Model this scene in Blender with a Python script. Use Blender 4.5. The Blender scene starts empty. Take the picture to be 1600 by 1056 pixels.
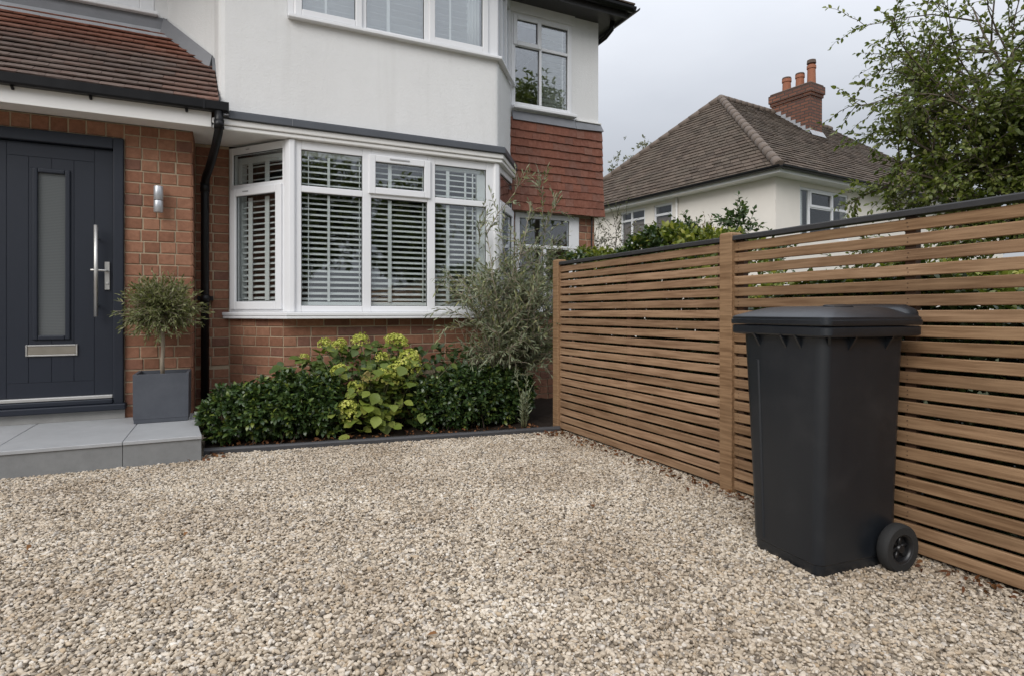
import bpy, bmesh, math, random
import numpy as np
from mathutils import Vector, Matrix

R = math.radians
random.seed(7)
SC = bpy.context.scene
COL = SC.collection

# ------------------------------------------------------------------ camera, sky, sun, exposure
cam_d = bpy.data.cameras.new('camera')
cam = bpy.data.objects.new('camera', cam_d)
COL.objects.link(cam)
cam.location = (0, 0, 1.05)
cam.rotation_euler = (R(90), 0, R(-25.66))
cam_d.sensor_width = 36
cam_d.lens = 20.7
cam_d.shift_y = -0.0256
cam_d.clip_start = 0.05
cam_d.clip_end = 400
SC.camera = cam

world = bpy.data.worlds.new('World')
SC.world = world
world.use_nodes = True
nt = world.node_tree
nt.nodes.clear()
SUN_EL, SUN_AZ = 36, 230          # azimuth clockwise from +Y: behind the camera, to the left
def wn(t, **kw):
    n = nt.nodes.new(t)
    for k, v in kw.items():
        setattr(n, k, v)
    return n
sky = wn('ShaderNodeTexSky', sky_type='NISHITA')
sky.sun_disc = False
sky.sun_elevation = R(SUN_EL)
sky.sun_rotation = R(SUN_AZ)
sky.air_density = 1.0
sky.dust_density = 3.0
tc = wn('ShaderNodeTexCoord')
mp = wn('ShaderNodeMapping')
mp.inputs['Scale'].default_value = (1.0, 1.0, 2.6)
nz = wn('ShaderNodeTexNoise')
nz.inputs['Scale'].default_value = 2.6
nz.inputs['Detail'].default_value = 5
nz.inputs['Roughness'].default_value = .5
rp = wn('ShaderNodeValToRGB')
rp.color_ramp.elements[0].position = .3
rp.color_ramp.elements[0].color = (3.75, 3.93, 4.28, 1)
rp.color_ramp.elements[1].position = .72
rp.color_ramp.elements[1].color = (4.3, 4.46, 4.78, 1)
sep = wn('ShaderNodeSeparateXYZ')
mr = wn('ShaderNodeMapRange')          # overcast sky: brighter overhead than at the horizon
mr.inputs['From Min'].default_value = 0.2
mr.inputs['From Max'].default_value = 1.0
mr.inputs['To Min'].default_value = 1.0
mr.inputs['To Max'].default_value = 3.7
mulc = wn('ShaderNodeMixRGB', blend_type='MULTIPLY')
mulc.inputs[0].default_value = 1
mixs = wn('ShaderNodeMixRGB', blend_type='MIX')
mixs.inputs[0].default_value = 0.93
bg = wn('ShaderNodeBackground')
bg.inputs['Strength'].default_value = 0.1
wo = wn('ShaderNodeOutputWorld')
L_ = nt.links.new
L_(tc.outputs['Generated'], mp.inputs[0]); L_(mp.outputs[0], nz.inputs['Vector'])
L_(nz.outputs['Fac'], rp.inputs[0])
L_(tc.outputs['Generated'], sep.inputs[0]); L_(sep.outputs['Z'], mr.inputs['Value'])
L_(rp.outputs[0], mulc.inputs[1]); L_(mr.outputs[0], mulc.inputs[2])
L_(sky.outputs[0], mixs.inputs[1]); L_(mulc.outputs[0], mixs.inputs[2])
L_(mixs.outputs[0], bg.inputs['Color']); L_(bg.outputs[0], wo.inputs[0])

sun_d = bpy.data.lights.new('sun', 'SUN')
sun = bpy.data.objects.new('sun', sun_d)
COL.objects.link(sun)
sun_d.energy = 1.5
sun_d.angle = R(35)
sun_d.color = (1.0, .965, .92)
az, el = R(SUN_AZ), R(SUN_EL)
to_sun = Vector((math.sin(az) * math.cos(el), math.cos(az) * math.cos(el), math.sin(el)))
sun.rotation_euler = to_sun.to_track_quat('Z', 'Y').to_euler()

SC.view_settings.view_transform = 'Standard'
SC.view_settings.look = 'None'
SC.view_settings.exposure = 0.33
SC.view_settings.gamma = 1
SC.view_settings.use_curve_mapping = False
SC.render.engine = 'CYCLES'
SC.cycles.max_bounces = 8
SC.cycles.transparent_max_bounces = 16

# ------------------------------------------------------------------ node helpers and materials
class NB:
    def __init__(s, name):
        s.m = bpy.data.materials.new(name)
        s.m.use_nodes = True
        s.t = s.m.node_tree
        s.t.nodes.clear()
        s.out = s.n('ShaderNodeOutputMaterial')
        s.b = s.n('ShaderNodeBsdfPrincipled')
        s.l(s.b.outputs[0], s.out.inputs[0])
    def n(s, t, **kw):
        n = s.t.nodes.new(t)
        for k, v in kw.items():
            setattr(n, k, v)
        return n
    def l(s, a, b):
        s.t.links.new(a, b)
    def coords(s, kind='Object', scale=(1, 1, 1), shuffle=False):
        tcn = s.n('ShaderNodeTexCoord')
        m = s.n('ShaderNodeMapping')
        m.inputs['Scale'].default_value = scale
        s.l(tcn.outputs[kind], m.inputs[0])
        if shuffle:
            oi = s.n('ShaderNodeObjectInfo')
            mu = s.n('ShaderNodeVectorMath', operation='SCALE')
            mu.inputs[0].default_value = (37.1, 91.7, 53.3)
            s.l(oi.outputs['Random'], mu.inputs['Scale'])
            s.l(mu.outputs[0], m.inputs['Location'])
        return m.outputs[0]
    def noise(s, vec, scale, detail=4, rough=.55):
        x = s.n('ShaderNodeTexNoise')
        x.inputs['Scale'].default_value = scale
        x.inputs['Detail'].default_value = detail
        x.inputs['Roughness'].default_value = rough
        if vec is not None:
            s.l(vec, x.inputs['Vector'])
        return x.outputs['Fac']
    def ramp(s, fac, stops, interp='LINEAR'):
        r = s.n('ShaderNodeValToRGB')
        r.color_ramp.interpolation = interp
        e = r.color_ramp.elements
        while len(e) < len(stops):
            e.new(.5)
        for i, (p, c) in enumerate(stops):
            e[i].position = p
            e[i].color = (*c, 1) if len(c) == 3 else c
        s.l(fac, r.inputs[0])
        return r.outputs[0]
    def mix(s, fac, a, b, mode='MIX'):
        x = s.n('ShaderNodeMixRGB', blend_type=mode)
        for sock, v in ((x.inputs[0], fac), (x.inputs[1], a), (x.inputs[2], b)):
            if hasattr(v, 'is_linked'):
                s.l(v, sock)
            elif isinstance(v, (int, float)):
                sock.default_value = v
            else:
                sock.default_value = (*v, 1)
        return x.outputs[0]
    def math(s, op, a, b=0.0):
        x = s.n('ShaderNodeMath', operation=op)
        for sock, v in ((x.inputs[0], a), (x.inputs[1], b)):
            if hasattr(v, 'is_linked'):
                s.l(v, sock)
            else:
                sock.default_value = v
        return x.outputs[0]
    def bump(s, h, strength=.3, dist=.01):
        x = s.n('ShaderNodeBump')
        x.inputs['Strength'].default_value = strength
        x.inputs['Distance'].default_value = dist
        s.l(h, x.inputs['Height'])
        s.l(x.outputs[0], s.b.inputs['Normal'])
    def rnd(s, island=False):
        if island:
            return s.n('ShaderNodeNewGeometry').outputs['Random Per Island']
        return s.n('ShaderNodeObjectInfo').outputs['Random']
    def set(s, **kw):
        for k, v in kw.items():
            sock = s.b.inputs[k]
            if hasattr(v, 'is_linked'):
                s.l(v, sock)
            else:
                sock.default_value = (*v, 1) if isinstance(v, tuple) and len(v) == 3 else v
        return s.m

def gray(v):
    return (v, v, v)

def plain(name, col, rough=.5, var=.12, scale=30, bump=.0, metal=0.0, spec=.5):
    b = NB(name)
    v = b.coords()
    f = b.noise(v, scale, 5)
    c = b.mix(f, tuple(x * (1 - var) for x in col), tuple(min(1, x * (1 + var)) for x in col))
    if bump:
        b.bump(f, bump, .004)
    rr = b.math('ADD', b.math('MULTIPLY', f, .16), rough - .08)
    m = b.set(**{'Base Color': c, 'Roughness': rr, 'Metallic': metal, 'Specular IOR Level': spec})
    return m

def brick_mat(name, island=False, dark=1.0):
    b = NB(name)
    rnd = b.rnd(island)
    v = b.coords('Object', shuffle=not island)
    c = b.ramp(rnd, [(0, (.25, .12, .074)), (.3, (.305, .145, .09)), (.6, (.365, .188, .118)), (.85, (.28, .132, .085)), (1, (.19, .10, .076))])
    n1 = b.noise(v, 26, 6, .65)
    n2 = b.noise(v, 130, 4, .7)
    c = b.mix(b.ramp(n1, [(.35, gray(0)), (.7, gray(1))]), b.mix(1, c, (.7, .68, .66), 'MULTIPLY'), c)
    c = b.mix(b.math('MULTIPLY', b.ramp(n2, [(.58, gray(0)), (.72, gray(1))]), .35), c, (.36, .22, .14))
    b.bump(b.math('ADD', b.math('MULTIPLY', n1, .6), b.math('MULTIPLY', n2, .5)), .55, .006)
    return b.set(**{'Base Color': c, 'Roughness': .88, 'Specular IOR Level': .25})

def wood_mat():
    b = NB('fence_wood')
    v = b.coords('Object', (26, 1.3, 26), shuffle=True)
    g = b.noise(v, 2.6, 7, .6)
    v2 = b.coords('Object', (90, 3.0, 90), shuffle=True)
    g2 = b.noise(v2, 2.2, 4, .6)
    v3 = b.coords('Object', (1, 1, 1), shuffle=True)
    blot = b.noise(v3, 3.0, 4)
    rnd = b.rnd()
    base = b.ramp(rnd, [(0, (.218, .130, .068)), (.35, (.275, .166, .088)), (.7, (.34, .211, .116)), (1, (.252, .152, .083))])
    dark = b.mix(1, base, (.52, .47, .42), 'MULTIPLY')
    at = b.n('ShaderNodeAttribute', attribute_type='OBJECT', attribute_name='wear')
    base = b.mix(at.outputs['Fac'], base, b.mix(1, base, (1.22, 1.26, 1.42), 'MULTIPLY'))
    dark = b.mix(1, base, (.55, .50, .45), 'MULTIPLY')
    c = b.mix(b.ramp(g, [(.36, gray(0)), (.62, gray(1))]), dark, base)
    c = b.mix(b.math('MULTIPLY', b.ramp(g2, [(.55, gray(0)), (.75, gray(1))]), .35), c, (.17, .09, .045))
    c = b.mix(b.math('MULTIPLY', b.ramp(blot, [(.45, gray(0)), (.75, gray(1))]), .4), c, (.31, .205, .115))
    b.bump(b.math('ADD', g, g2), .35, .003)
    return b.set(**{'Base Color': c, 'Roughness': .72, 'Specular IOR Level': .3})

def leaf_mat(name, stops, rough=.45, trans=.25, spec=.4):
    b = NB(name)
    rnd = b.rnd(True)
    c = b.ramp(rnd, stops)
    v = b.coords()
    n = b.noise(v, 3.0, 3)
    c = b.mix(n, b.mix(1, c, (.75, .8, .7), 'MULTIPLY'), b.mix(1, c, (1.2, 1.15, 1.05), 'MULTIPLY'))
    b.set(**{'Base Color': c, 'Roughness': rough, 'Specular IOR Level': spec})
    tr = b.n('ShaderNodeBsdfTranslucent')
    b.l(b.mix(1, c, (1.3, 1.45, .7), 'MULTIPLY'), tr.inputs['Color'])
    ms = b.n('ShaderNodeMixShader')
    ms.inputs[0].default_value = trans
    b.l(b.b.outputs[0], ms.inputs[1]); b.l(tr.outputs[0], ms.inputs[2])
    b.l(ms.outputs[0], b.out.inputs[0])
    return b.m

def glass_mat(name, refl=1.6, tint=(.93, .95, .945), base=.055, wave=.0):
    b = NB(name)
    b.t.nodes.remove(b.b)
    lw = b.n('ShaderNodeLayerWeight')
    lw.inputs['Blend'].default_value = .5
    p = b.math('POWER', lw.outputs['Facing'], 5.0)
    f = b.math('MULTIPLY', b.math('ADD', b.math('MULTIPLY', p, .93), base), refl)
    f = b.math('MINIMUM', f, 1.0)
    tr = b.n('ShaderNodeBsdfTransparent')
    tr.inputs['Color'].default_value = (*tint, 1)
    gl = b.n('ShaderNodeBsdfGlossy')
    gl.inputs['Roughness'].default_value = .0
    gl.inputs['Color'].default_value = (.95, .97, 1, 1)
    v = b.coords('Object')
    n = b.noise(v, 2.2, 2)
    bp = b.n('ShaderNodeBump')
    bp.inputs['Strength'].default_value = .05
    bp.inputs['Distance'].default_value = .02
    b.l(n, bp.inputs['Height']); b.l(bp.outputs[0], gl.inputs['Normal'])
    ms = b.n('ShaderNodeMixShader')
    b.l(f, ms.inputs[0]); b.l(tr.outputs[0], ms.inputs[1]); b.l(gl.outputs[0], ms.inputs[2])
    b.l(ms.outputs[0], b.out.inputs[0])
    return b.m

M = {}
M['brick'] = brick_mat('red_brick')
M['brick_i'] = brick_mat('red_brick_joined', True)
M['mortar'] = plain('mortar', (.40, .32, .225), .9, .22, 60, .4, spec=.2)
def render_mat():
    b = NB('white_render')
    v = b.coords()
    n1 = b.noise(v, 48, 6, .7)
    n2 = b.noise(v, 230, 3, .6)
    n3 = b.noise(b.coords('Object', (1, 1, .45)), 1.3, 5)
    n4 = b.noise(b.coords('Object', (5.5, 5.5, .32)), 1.7, 5, .6)     # faint rain streaks
    n5 = b.noise(v, 7, 5, .6)
    c = b.mix(b.ramp(n3, [(.35, gray(0)), (.75, gray(1))]), (.76, .76, .755), (.70, .698, .69))
    c = b.mix(b.math('MULTIPLY', b.ramp(n4, [(.54, gray(0)), (.80, gray(1))]), .3), c, (.57, .56, .54))
    c = b.mix(b.math('MULTIPLY', b.ramp(n5, [(.50, gray(0)), (.8, gray(1))]), .30), c, (.66, .66, .66))
    b.bump(b.math('ADD', b.math('ADD', n1, b.math('MULTIPLY', n2, .8)), b.math('MULTIPLY', n5, .5)), .5, .007)
    return b.set(**{'Base Color': c, 'Roughness': .9, 'Specular IOR Level': .2})
M['render'] = render_mat()
M['upvc'] = plain('white_plastic_frame', (.76, .765, .78), .32, .02, 8)
M['fascia'] = plain('white_fascia', (.78, .77, .75), .45, .05, 4)
M['door'] = None
def door_mat():
    b = NB('anthracite_door')
    g = b.noise(b.coords('Object', (30, 30, 1.2)), 3, 6, .6)
    n = b.noise(b.coords(), 4, 3)
    c = b.mix(n, (.0098, .0135, .0225), (.0135, .0175, .028))
    b.bump(g, .22, .002)
    return b.set(**{'Base Color': c, 'Roughness': .5, 'Specular IOR Level': .4})
M['door'] = door_mat()
M['black'] = plain('black_plastic', (.006, .006, .007), .4, .2, 12, .05, spec=.3)
M['soffit_dark'] = plain('dark_eaves', (.035, .033, .034), .4, .15, 6)
M['lead'] = plain('lead_sheet', (.17, .175, .19), .5, .3, 7, .35)
M['lead_dark'] = plain('dark_lead_band', (.075, .082, .095), .45, .15, 6, .1)
M['pale_lead'] = plain('pale_lead', (.36, .37, .39), .5, .2, 9, .3)
def stone_mat(name, a, c2, rough, sc=9):
    b = NB(name)
    v = b.coords('Object', shuffle=True)
    n1 = b.noise(v, sc, 6, .7)
    n2 = b.noise(v, 160, 3)
    c = b.mix(b.ramp(n1, [(.3, gray(0)), (.7, gray(1))]), a, c2)
    c = b.mix(b.math('MULTIPLY', n2, .2), c, tuple(x * 1.5 for x in c2))
    b.bump(n2, .15, .002)
    return b.set(**{'Base Color': c, 'Roughness': rough, 'Specular IOR Level': .35})
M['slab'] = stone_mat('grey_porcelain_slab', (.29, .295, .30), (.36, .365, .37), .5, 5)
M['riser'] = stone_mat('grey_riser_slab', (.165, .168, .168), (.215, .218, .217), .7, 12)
M['concrete'] = stone_mat('concrete', (.27, .265, .255), (.35, .345, .33), .9, 6)
M['planter'] = stone_mat('slate_planter', (.056, .061, .073), (.078, .084, .098), .6, 8)
M['soil'] = plain('soil', (.022, .016, .012), .95, .5, 40, .8, spec=.1)
M['steel'] = plain('brushed_steel', (.55, .54, .52), .48, .06, 40, metal=1.0)
M['grey_metal'] = plain('grey_painted_metal', (.46, .47, .49), .35, .04, 20, metal=.5)
M['glass'] = glass_mat('window_glass', 2.1)
M['glass_far'] = glass_mat('far_window_glass', .9)
M['glass_up'] = glass_mat('upper_window_glass', 3.6)
M['slat'] = plain('white_blind_slat', (.78, .79, .785), .5, .03, 5)
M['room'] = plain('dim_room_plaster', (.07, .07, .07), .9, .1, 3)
M['wood'] = wood_mat()
M['cap'] = plain('black_cap_rail', (.028, .027, .028), .7, .35, 18, .3)
M['batten'] = plain('dark_batten', (.075, .04, .022), .8, .3, 10, .2)
def bin_mat():
    b = NB('charcoal_bin_plastic')
    v = b.coords()
    n = b.noise(v, 300, 2)
    st = b.noise(b.coords('Object', (9, 9, .9)), 1.6, 5, .6)
    sm = b.noise(v, 5, 5, .6)
    c = b.mix(st, (.0068, .0095, .0138), (.0115, .0145, .0185))
    c = b.mix(b.math('MULTIPLY', b.ramp(sm, [(.52, gray(0)), (.8, gray(1))]), .25), c, (.058, .058, .06))
    b.bump(n, .12, .001)
    rr = b.math('ADD', b.math('MULTIPLY', st, .20), .27)
    return b.set(**{'Base Color': c, 'Roughness': rr, 'Specular IOR Level': .6})
M['bin'] = bin_mat()
M['rubber'] = plain('tyre_rubber', (.016, .016, .016), .8, .25, 120, .4)
M['rim'] = plain('black_wheel_hub', (.013, .013, .014), .35, .2, 30)
def tile_mat(name, ramp_, rough=.85):
    b = NB(name)
    at = b.n('ShaderNodeAttribute', attribute_type='OBJECT', attribute_name='wear')
    v = b.coords('Object', shuffle=True)
    n1 = b.noise(v, 24, 6, .65)
    n2 = b.noise(v, 150, 3)
    rnd = b.rnd()
    red = b.ramp(rnd, ramp_)
    grey = b.ramp(rnd, [(0, (.145, .110, .096)), (.5, (.185, .142, .124)), (1, (.135, .105, .094))])
    w = b.math('ADD', at.outputs['Fac'], b.math('MULTIPLY', b.math('SUBTRACT', n1, .5), .9))
    c = b.mix(b.math('MINIMUM', b.math('MAXIMUM', w, 0.0), 1.0), red, grey)
    c = b.mix(b.ramp(n1, [(.3, gray(0)), (.65, gray(1))]), b.mix(1, c, (.68, .66, .65), 'MULTIPLY'), c)
    c = b.mix(b.math('MULTIPLY', b.ramp(n2, [(.6, gray(0)), (.75, gray(1))]), .25), c, (.33, .26, .22))
    b.bump(b.math('ADD', n1, n2), .4, .004)
    return b.set(**{'Base Color': c, 'Roughness': rough, 'Specular IOR Level': .25})
M['rtile'] = tile_mat('roof_tile_clay', [(0, (.24, .10, .068)), (.5, (.30, .128, .085)), (1, (.22, .09, .06))])
M['htile'] = tile_mat('hanging_tile_clay', [(0, (.19, .074, .049)), (.5, (.24, .096, .063)), (1, (.205, .082, .056))])
def far_roof_mat():
    b = NB('brown_far_roof_tile')
    v = b.coords('Object')
    rnd = b.rnd(True)
    n1 = b.noise(v, 1.2, 5)
    n2 = b.noise(v, 9, 5, .7)
    c = b.ramp(rnd, [(0, (.080, .060, .047)), (.5, (.118, .090, .070)), (1, (.15, .114, .089))])
    c = b.mix(b.math('MULTIPLY', b.ramp(n1, [(.4, gray(0)), (.75, gray(1))]), .5), c, (.12, .105, .08))
    c = b.mix(b.ramp(n2, [(.3, gray(0)), (.7, gray(1))]), b.mix(1, c, (.6, .6, .6), 'MULTIPLY'), c)
    b.bump(n2, .4, .02)
    return b.set(**{'Base Color': c, 'Roughness': .9, 'Specular IOR Level': .2})
M['froof'] = far_roof_mat()
M['cream'] = plain('cream_render', (.78, .735, .67), .9, .07, 1.6, .2, spec=.2)
M['terracotta'] = plain('terracotta', (.30, .115, .062), .8, .2, 8)
M['sooty'] = plain('sooty_brick', (.10, .07, .055), .9, .3, 10, .3)
def far_brick_mat():
    b = NB('chimney_brick')
    v = b.coords('Object', (1, 1, 1))
    s1 = b.n('ShaderNodeSeparateXYZ'); b.l(v, s1.inputs[0])
    cb = b.n('ShaderNodeCombineXYZ')
    b.l(b.math('ADD', s1.outputs['X'], s1.outputs['Y']), cb.inputs['X']); b.l(s1.outputs['Z'], cb.inputs['Y'])
    br = b.n('ShaderNodeTexBrick')
    br.inputs['Scale'].default_value = 1
    br.inputs['Brick Width'].default_value = .34
    br.inputs['Row Height'].default_value = .115
    br.inputs['Mortar Size'].default_value = .02
    br.inputs['Color1'].default_value = (.27, .112, .066, 1)
    br.inputs['Color2'].default_value = (.14, .062, .045, 1)
    br.inputs['Mortar'].default_value = (.075, .055, .045, 1)
    b.l(cb.outputs[0], br.inputs['Vector'])
    b.bump(br.outputs['Fac'], -.6, .01)
    n = b.noise(v, 6, 5)
    c = b.mix(n, b.mix(1, br.outputs['Color'], (.7, .7, .7), 'MULTIPLY'), br.outputs['Color'])
    return b.set(**{'Base Color': c, 'Roughness': .9})
M['fbrick'] = far_brick_mat()
M['bark'] = plain('bark', (.11, .085, .062), .9, .35, 22, .6)
M['pale_bark'] = plain('pale_bark', (.30, .25, .19), .85, .25, 40, .5)
M['stem'] = plain('green_stem', (.10, .10, .045), .7, .3, 20)
M['olive'] = leaf_mat('olive_leaf', [(0, (.085, .10, .04)), (.4, (.145, .16, .066)), (.75, (.215, .225, .11)), (1, (.30, .30, .17))], .5, .2)
M['silver'] = leaf_mat('silver_leaf', [(0, (.10, .12, .078)), (.5, (.18, .205, .135)), (.85, (.28, .30, .215)), (1, (.32, .32, .15))], .55, .2)
M['silver_pale'] = leaf_mat('pale_silver_leaf', [(0, (.15, .18, .12)), (.6, (.24, .27, .19)), (1, (.32, .34, .25))], .6, .15)
M['shrub'] = leaf_mat('dark_shrub_leaf', [(0, (.024, .048, .018)), (.5, (.045, .08, .026)), (.85, (.085, .13, .034)), (1, (.19, .23, .045))], .32, .15, .5)
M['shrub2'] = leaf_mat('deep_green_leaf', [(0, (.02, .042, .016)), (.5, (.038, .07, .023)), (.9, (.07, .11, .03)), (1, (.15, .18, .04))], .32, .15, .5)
M['hyd'] = None
M['climb'] = leaf_mat('broad_dark_leaf', [(0, (.028, .055, .02)), (.6, (.05, .085, .03)), (1, (.085, .12, .04))], .45, .2)
def hyd_mat():
    b = NB('flowering_shrub_leaf')
    rnd = b.rnd()
    at = b.n('ShaderNodeAttribute', attribute_type='OBJECT', attribute_name='fresh')
    c1 = b.ramp(rnd, [(0, (.05, .085, .025)), (.5, (.085, .13, .035)), (1, (.12, .165, .045))])
    c2 = b.ramp(rnd, [(0, (.19, .24, .04)), (.6, (.27, .32, .05)), (1, (.36, .37, .08))])
    c = b.mix(at.outputs['Fac'], c1, c2)
    n = b.noise(b.coords('Object', shuffle=True), 30, 4)
    c = b.mix(n, b.mix(1, c, (.7, .75, .7), 'MULTIPLY'), c)
    b.bump(n, .3, .004)
    b.set(**{'Base Color': c, 'Roughness': .5, 'Specular IOR Level': .35})
    tr = b.n('ShaderNodeBsdfTranslucent')
    b.l(b.mix(1, c, (1.3, 1.4, .7), 'MULTIPLY'), tr.inputs['Color'])
    ms = b.n('ShaderNodeMixShader'); ms.inputs[0].default_value = .25
    b.l(b.b.outputs[0], ms.inputs[1]); b.l(tr.outputs[0], ms.inputs[2]); b.l(ms.outputs[0], b.out.inputs[0])
    return b.m
M['hyd'] = hyd_mat()
M['hyd_small'] = leaf_mat('flowering_shrub_small_leaf', [(0, (.045, .078, .022)), (.5, (.075, .118, .032)), (.85, (.115, .16, .042)), (1, (.22, .26, .05))], .5, .25)
M['floret'] = leaf_mat('lime_floret', [(0, (.36, .39, .08)), (.5, (.50, .52, .13)), (.9, (.60, .60, .21)), (1, (.46, .36, .17))], .7, .25, .2)
M['floret_pink'] = leaf_mat('fading_floret', [(0, (.33, .27, .12)), (.5, (.45, .36, .19)), (1, (.42, .40, .14))], .7, .25, .2)
M['tree'] = leaf_mat('tree_leaf', [(0, (.06, .082, .017)), (.5, (.115, .142, .034)), (.85, (.17, .195, .052)), (1, (.25, .26, .09))], .42, .3)
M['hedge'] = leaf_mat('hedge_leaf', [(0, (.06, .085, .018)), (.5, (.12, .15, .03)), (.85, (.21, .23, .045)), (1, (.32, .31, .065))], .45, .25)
M['laurel'] = leaf_mat('neighbour_shrub_leaf', [(0, (.03, .06, .018)), (.6, (.055, .095, .028)), (1, (.10, .14, .04))], .4, .2)
M['bronze'] = leaf_mat('bronze_leaf', [(0, (.14, .085, .05)), (.5, (.20, .13, .075)), (1, (.21, .18, .09))], .6, .2)
M['sparse'] = leaf_mat('small_grey_leaf', [(0, (.10, .11, .07)), (.6, (.16, .165, .11)), (1, (.22, .20, .14))], .6, .2)
M['fallen'] = leaf_mat('fallen_leaf_brown', [(0, (.07, .028, .014)), (.5, (.13, .05, .022)), (1, (.20, .095, .04))], .7, .1, .2)

# ------------------------------------------------------------------ mesh builder and scene tree
def wloc(o):
    v = Vector((0, 0, 0))
    while o is not None:
        v += o.location
        o = o.parent
    return v

class MB:
    def __init__(s):
        s.v, s.f, s.sm = [], [], []
    def add(s, vs, fs, smooth=False):
        k = len(s.v)
        s.v += [tuple(v) for v in vs]
        s.f += [tuple(i + k for i in f) for f in fs]
        s.sm += [smooth] * len(fs)
        return s
    def box(s, x0, x1, y0, y1, z0, z1):
        return s.add([(x, y, z) for x in (x0, x1) for y in (y0, y1) for z in (z0, z1)],
                     [(0, 1, 3, 2), (4, 6, 7, 5), (0, 4, 5, 1), (2, 3, 7, 6), (0, 2, 6, 4), (1, 5, 7, 3)])
    def prism(s, pts, z0, z1):             # plan polygon, counter-clockwise
        n = len(pts)
        vs = [(p[0], p[1], z0) for p in pts] + [(p[0], p[1], z1) for p in pts]
        fs = [tuple(range(n - 1, -1, -1)), tuple(range(n, 2 * n))] + [(i, (i + 1) % n, n + (i + 1) % n, n + i) for i in range(n)]
        return s.add(vs, fs)
    def loft(s, rings, cap0=True, cap1=True, smooth=False, closed=True):
        n = len(rings[0])
        vs = [p for r in rings for p in r]
        fs = []
        for j in range(len(rings) - 1):
            for i in range(n if closed else n - 1):
                a, b_ = j * n + i, j * n + (i + 1) % n
                fs.append((a, b_, b_ + n, a + n))
        k = len(s.v)
        s.add(vs, fs, smooth)
        if cap0:
            s.f.append(tuple(k + i for i in range(n - 1, -1, -1))); s.sm.append(False)
        if cap1:
            s.f.append(tuple(k + (len(rings) - 1) * n + i for i in range(n))); s.sm.append(False)
        return s
    def tube(s, pts, rad, n=8, smooth=True, cap=True):
        pts = [Vector(p) for p in pts]
        if not hasattr(rad, '__len__'):
            rad = [rad] * len(pts)
        rings = []
        up = None
        for i, p in enumerate(pts):
            d = (pts[min(i + 1, len(pts) - 1)] - pts[max(i - 1, 0)])
            if d.length < 1e-9:
                d = Vector((0, 0, 1))
            d.normalize()
            if up is None:
                up = d.orthogonal().normalized()
            else:
                up = (up - d * up.dot(d))
                up = up.normalized() if up.length > 1e-6 else d.orthogonal().normalized()
            sd = d.cross(up)
            rings.append([p + (up * math.cos(2 * math.pi * k / n) + sd * math.sin(2 * math.pi * k / n)) * rad[i] for k in range(n)])
        return s.loft(rings, cap, cap, smooth)
    def mesh(s, name, origin=(0, 0, 0)):
        me = bpy.data.meshes.new(name)
        o = Vector(origin)
        me.from_pydata([Vector(v) - o for v in s.v], [], s.f)
        me.polygons.foreach_set('use_smooth', s.sm)
        me.update()
        return me

def link(o, parent=None):
    COL.objects.link(o)
    if parent is not None:
        o.parent = parent
    return o

def bev(o, w, seg=1):
    m = o.modifiers.new('edge', 'BEVEL')
    m.width = w
    m.segments = seg
    m.limit_method = 'ANGLE'
    m.angle_limit = R(35)
    return o

def obj(name, mb, mat, parent=None, bevel=0, loc=None, kind=None, seg=1):
    """world-space geometry -> one mesh object under parent; origin at loc (world) or at the parent's origin"""
    base = wloc(parent) if parent is not None else Vector((0, 0, 0))
    org = Vector(loc) if loc is not None else base
    me = mb.mesh(name, org)
    me.materials.append(mat)
    o = bpy.data.objects.new(name, me)
    o.location = org - base
    link(o, parent)
    if bevel:
        bev(o, bevel, seg)
    if kind:
        o['kind'] = kind
    return o

def tri_obj(name, V, T, mat, parent=None, kind=None, smooth=False):
    base = wloc(parent) if parent is not None else Vector((0, 0, 0))
    me = bpy.data.meshes.new(name)
    V = np.asarray(V, dtype=np.float32) - np.array(base, dtype=np.float32)
    T = np.asarray(T, dtype=np.int32)
    me.vertices.add(len(V)); me.vertices.foreach_set('co', V.ravel())
    me.loops.add(T.size); me.loops.foreach_set('vertex_index', T.ravel())
    me.polygons.add(len(T)); me.polygons.foreach_set('loop_start', np.arange(0, T.size, 3, dtype=np.int32))
    me.update(calc_edges=True)
    if smooth:
        me.polygons.foreach_set('use_smooth', [True] * len(T))
    me.materials.append(mat)
    o = bpy.data.objects.new(name, me)
    link(o, parent)
    if kind:
        o['kind'] = kind
    return o

def thing(name, label, cat, loc=(0, 0, 0), group=None, rz=0):
    o = bpy.data.objects.new(name, None)
    o.empty_display_size = .2
    o.location = loc
    o.rotation_euler = (0, 0, rz)
    o['label'] = label
    o['category'] = cat
    if group:
        o['group'] = group
    return link(o)

def tag(o, label, cat, group=None):
    o['label'] = label
    o['category'] = cat
    if group:
        o['group'] = group
    return o

def place(name, me, loc, parent, rz=0, rot=None, scale=None):
    o = bpy.data.objects.new(name, me)
    o.location = Vector(loc) - wloc(parent)
    o.rotation_euler = rot if rot is not None else (0, 0, rz)
    if scale:
        o.scale = scale
    return link(o, parent)

class Wall:
    """a vertical plane: s along it (left to right seen from outside), z up, o outwards"""
    def __init__(w, p0, p1):
        w.p0 = Vector((p0[0], p0[1], 0))
        d = Vector((p1[0] - p0[0], p1[1] - p0[1], 0))
        w.len = d.length
        w.e = d.normalized()
        w.n = Vector((w.e.y, -w.e.x, 0))
        w.rz = math.atan2(w.e.y, w.e.x)
    def P(w, s, z, o=0.0):
        q = w.p0 + w.e * s + w.n * o
        return (q.x, q.y, z)
    def box(w, mb, s0, s1, z0, z1, o0, o1):
        mb.add([w.P(s, z, o) for s in (s0, s1) for o in (o1, o0) for z in (z0, z1)],
               [(0, 1, 3, 2), (4, 6, 7, 5), (0, 4, 5, 1), (2, 3, 7, 6), (0, 2, 6, 4), (1, 5, 7, 3)])
        return mb

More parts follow.
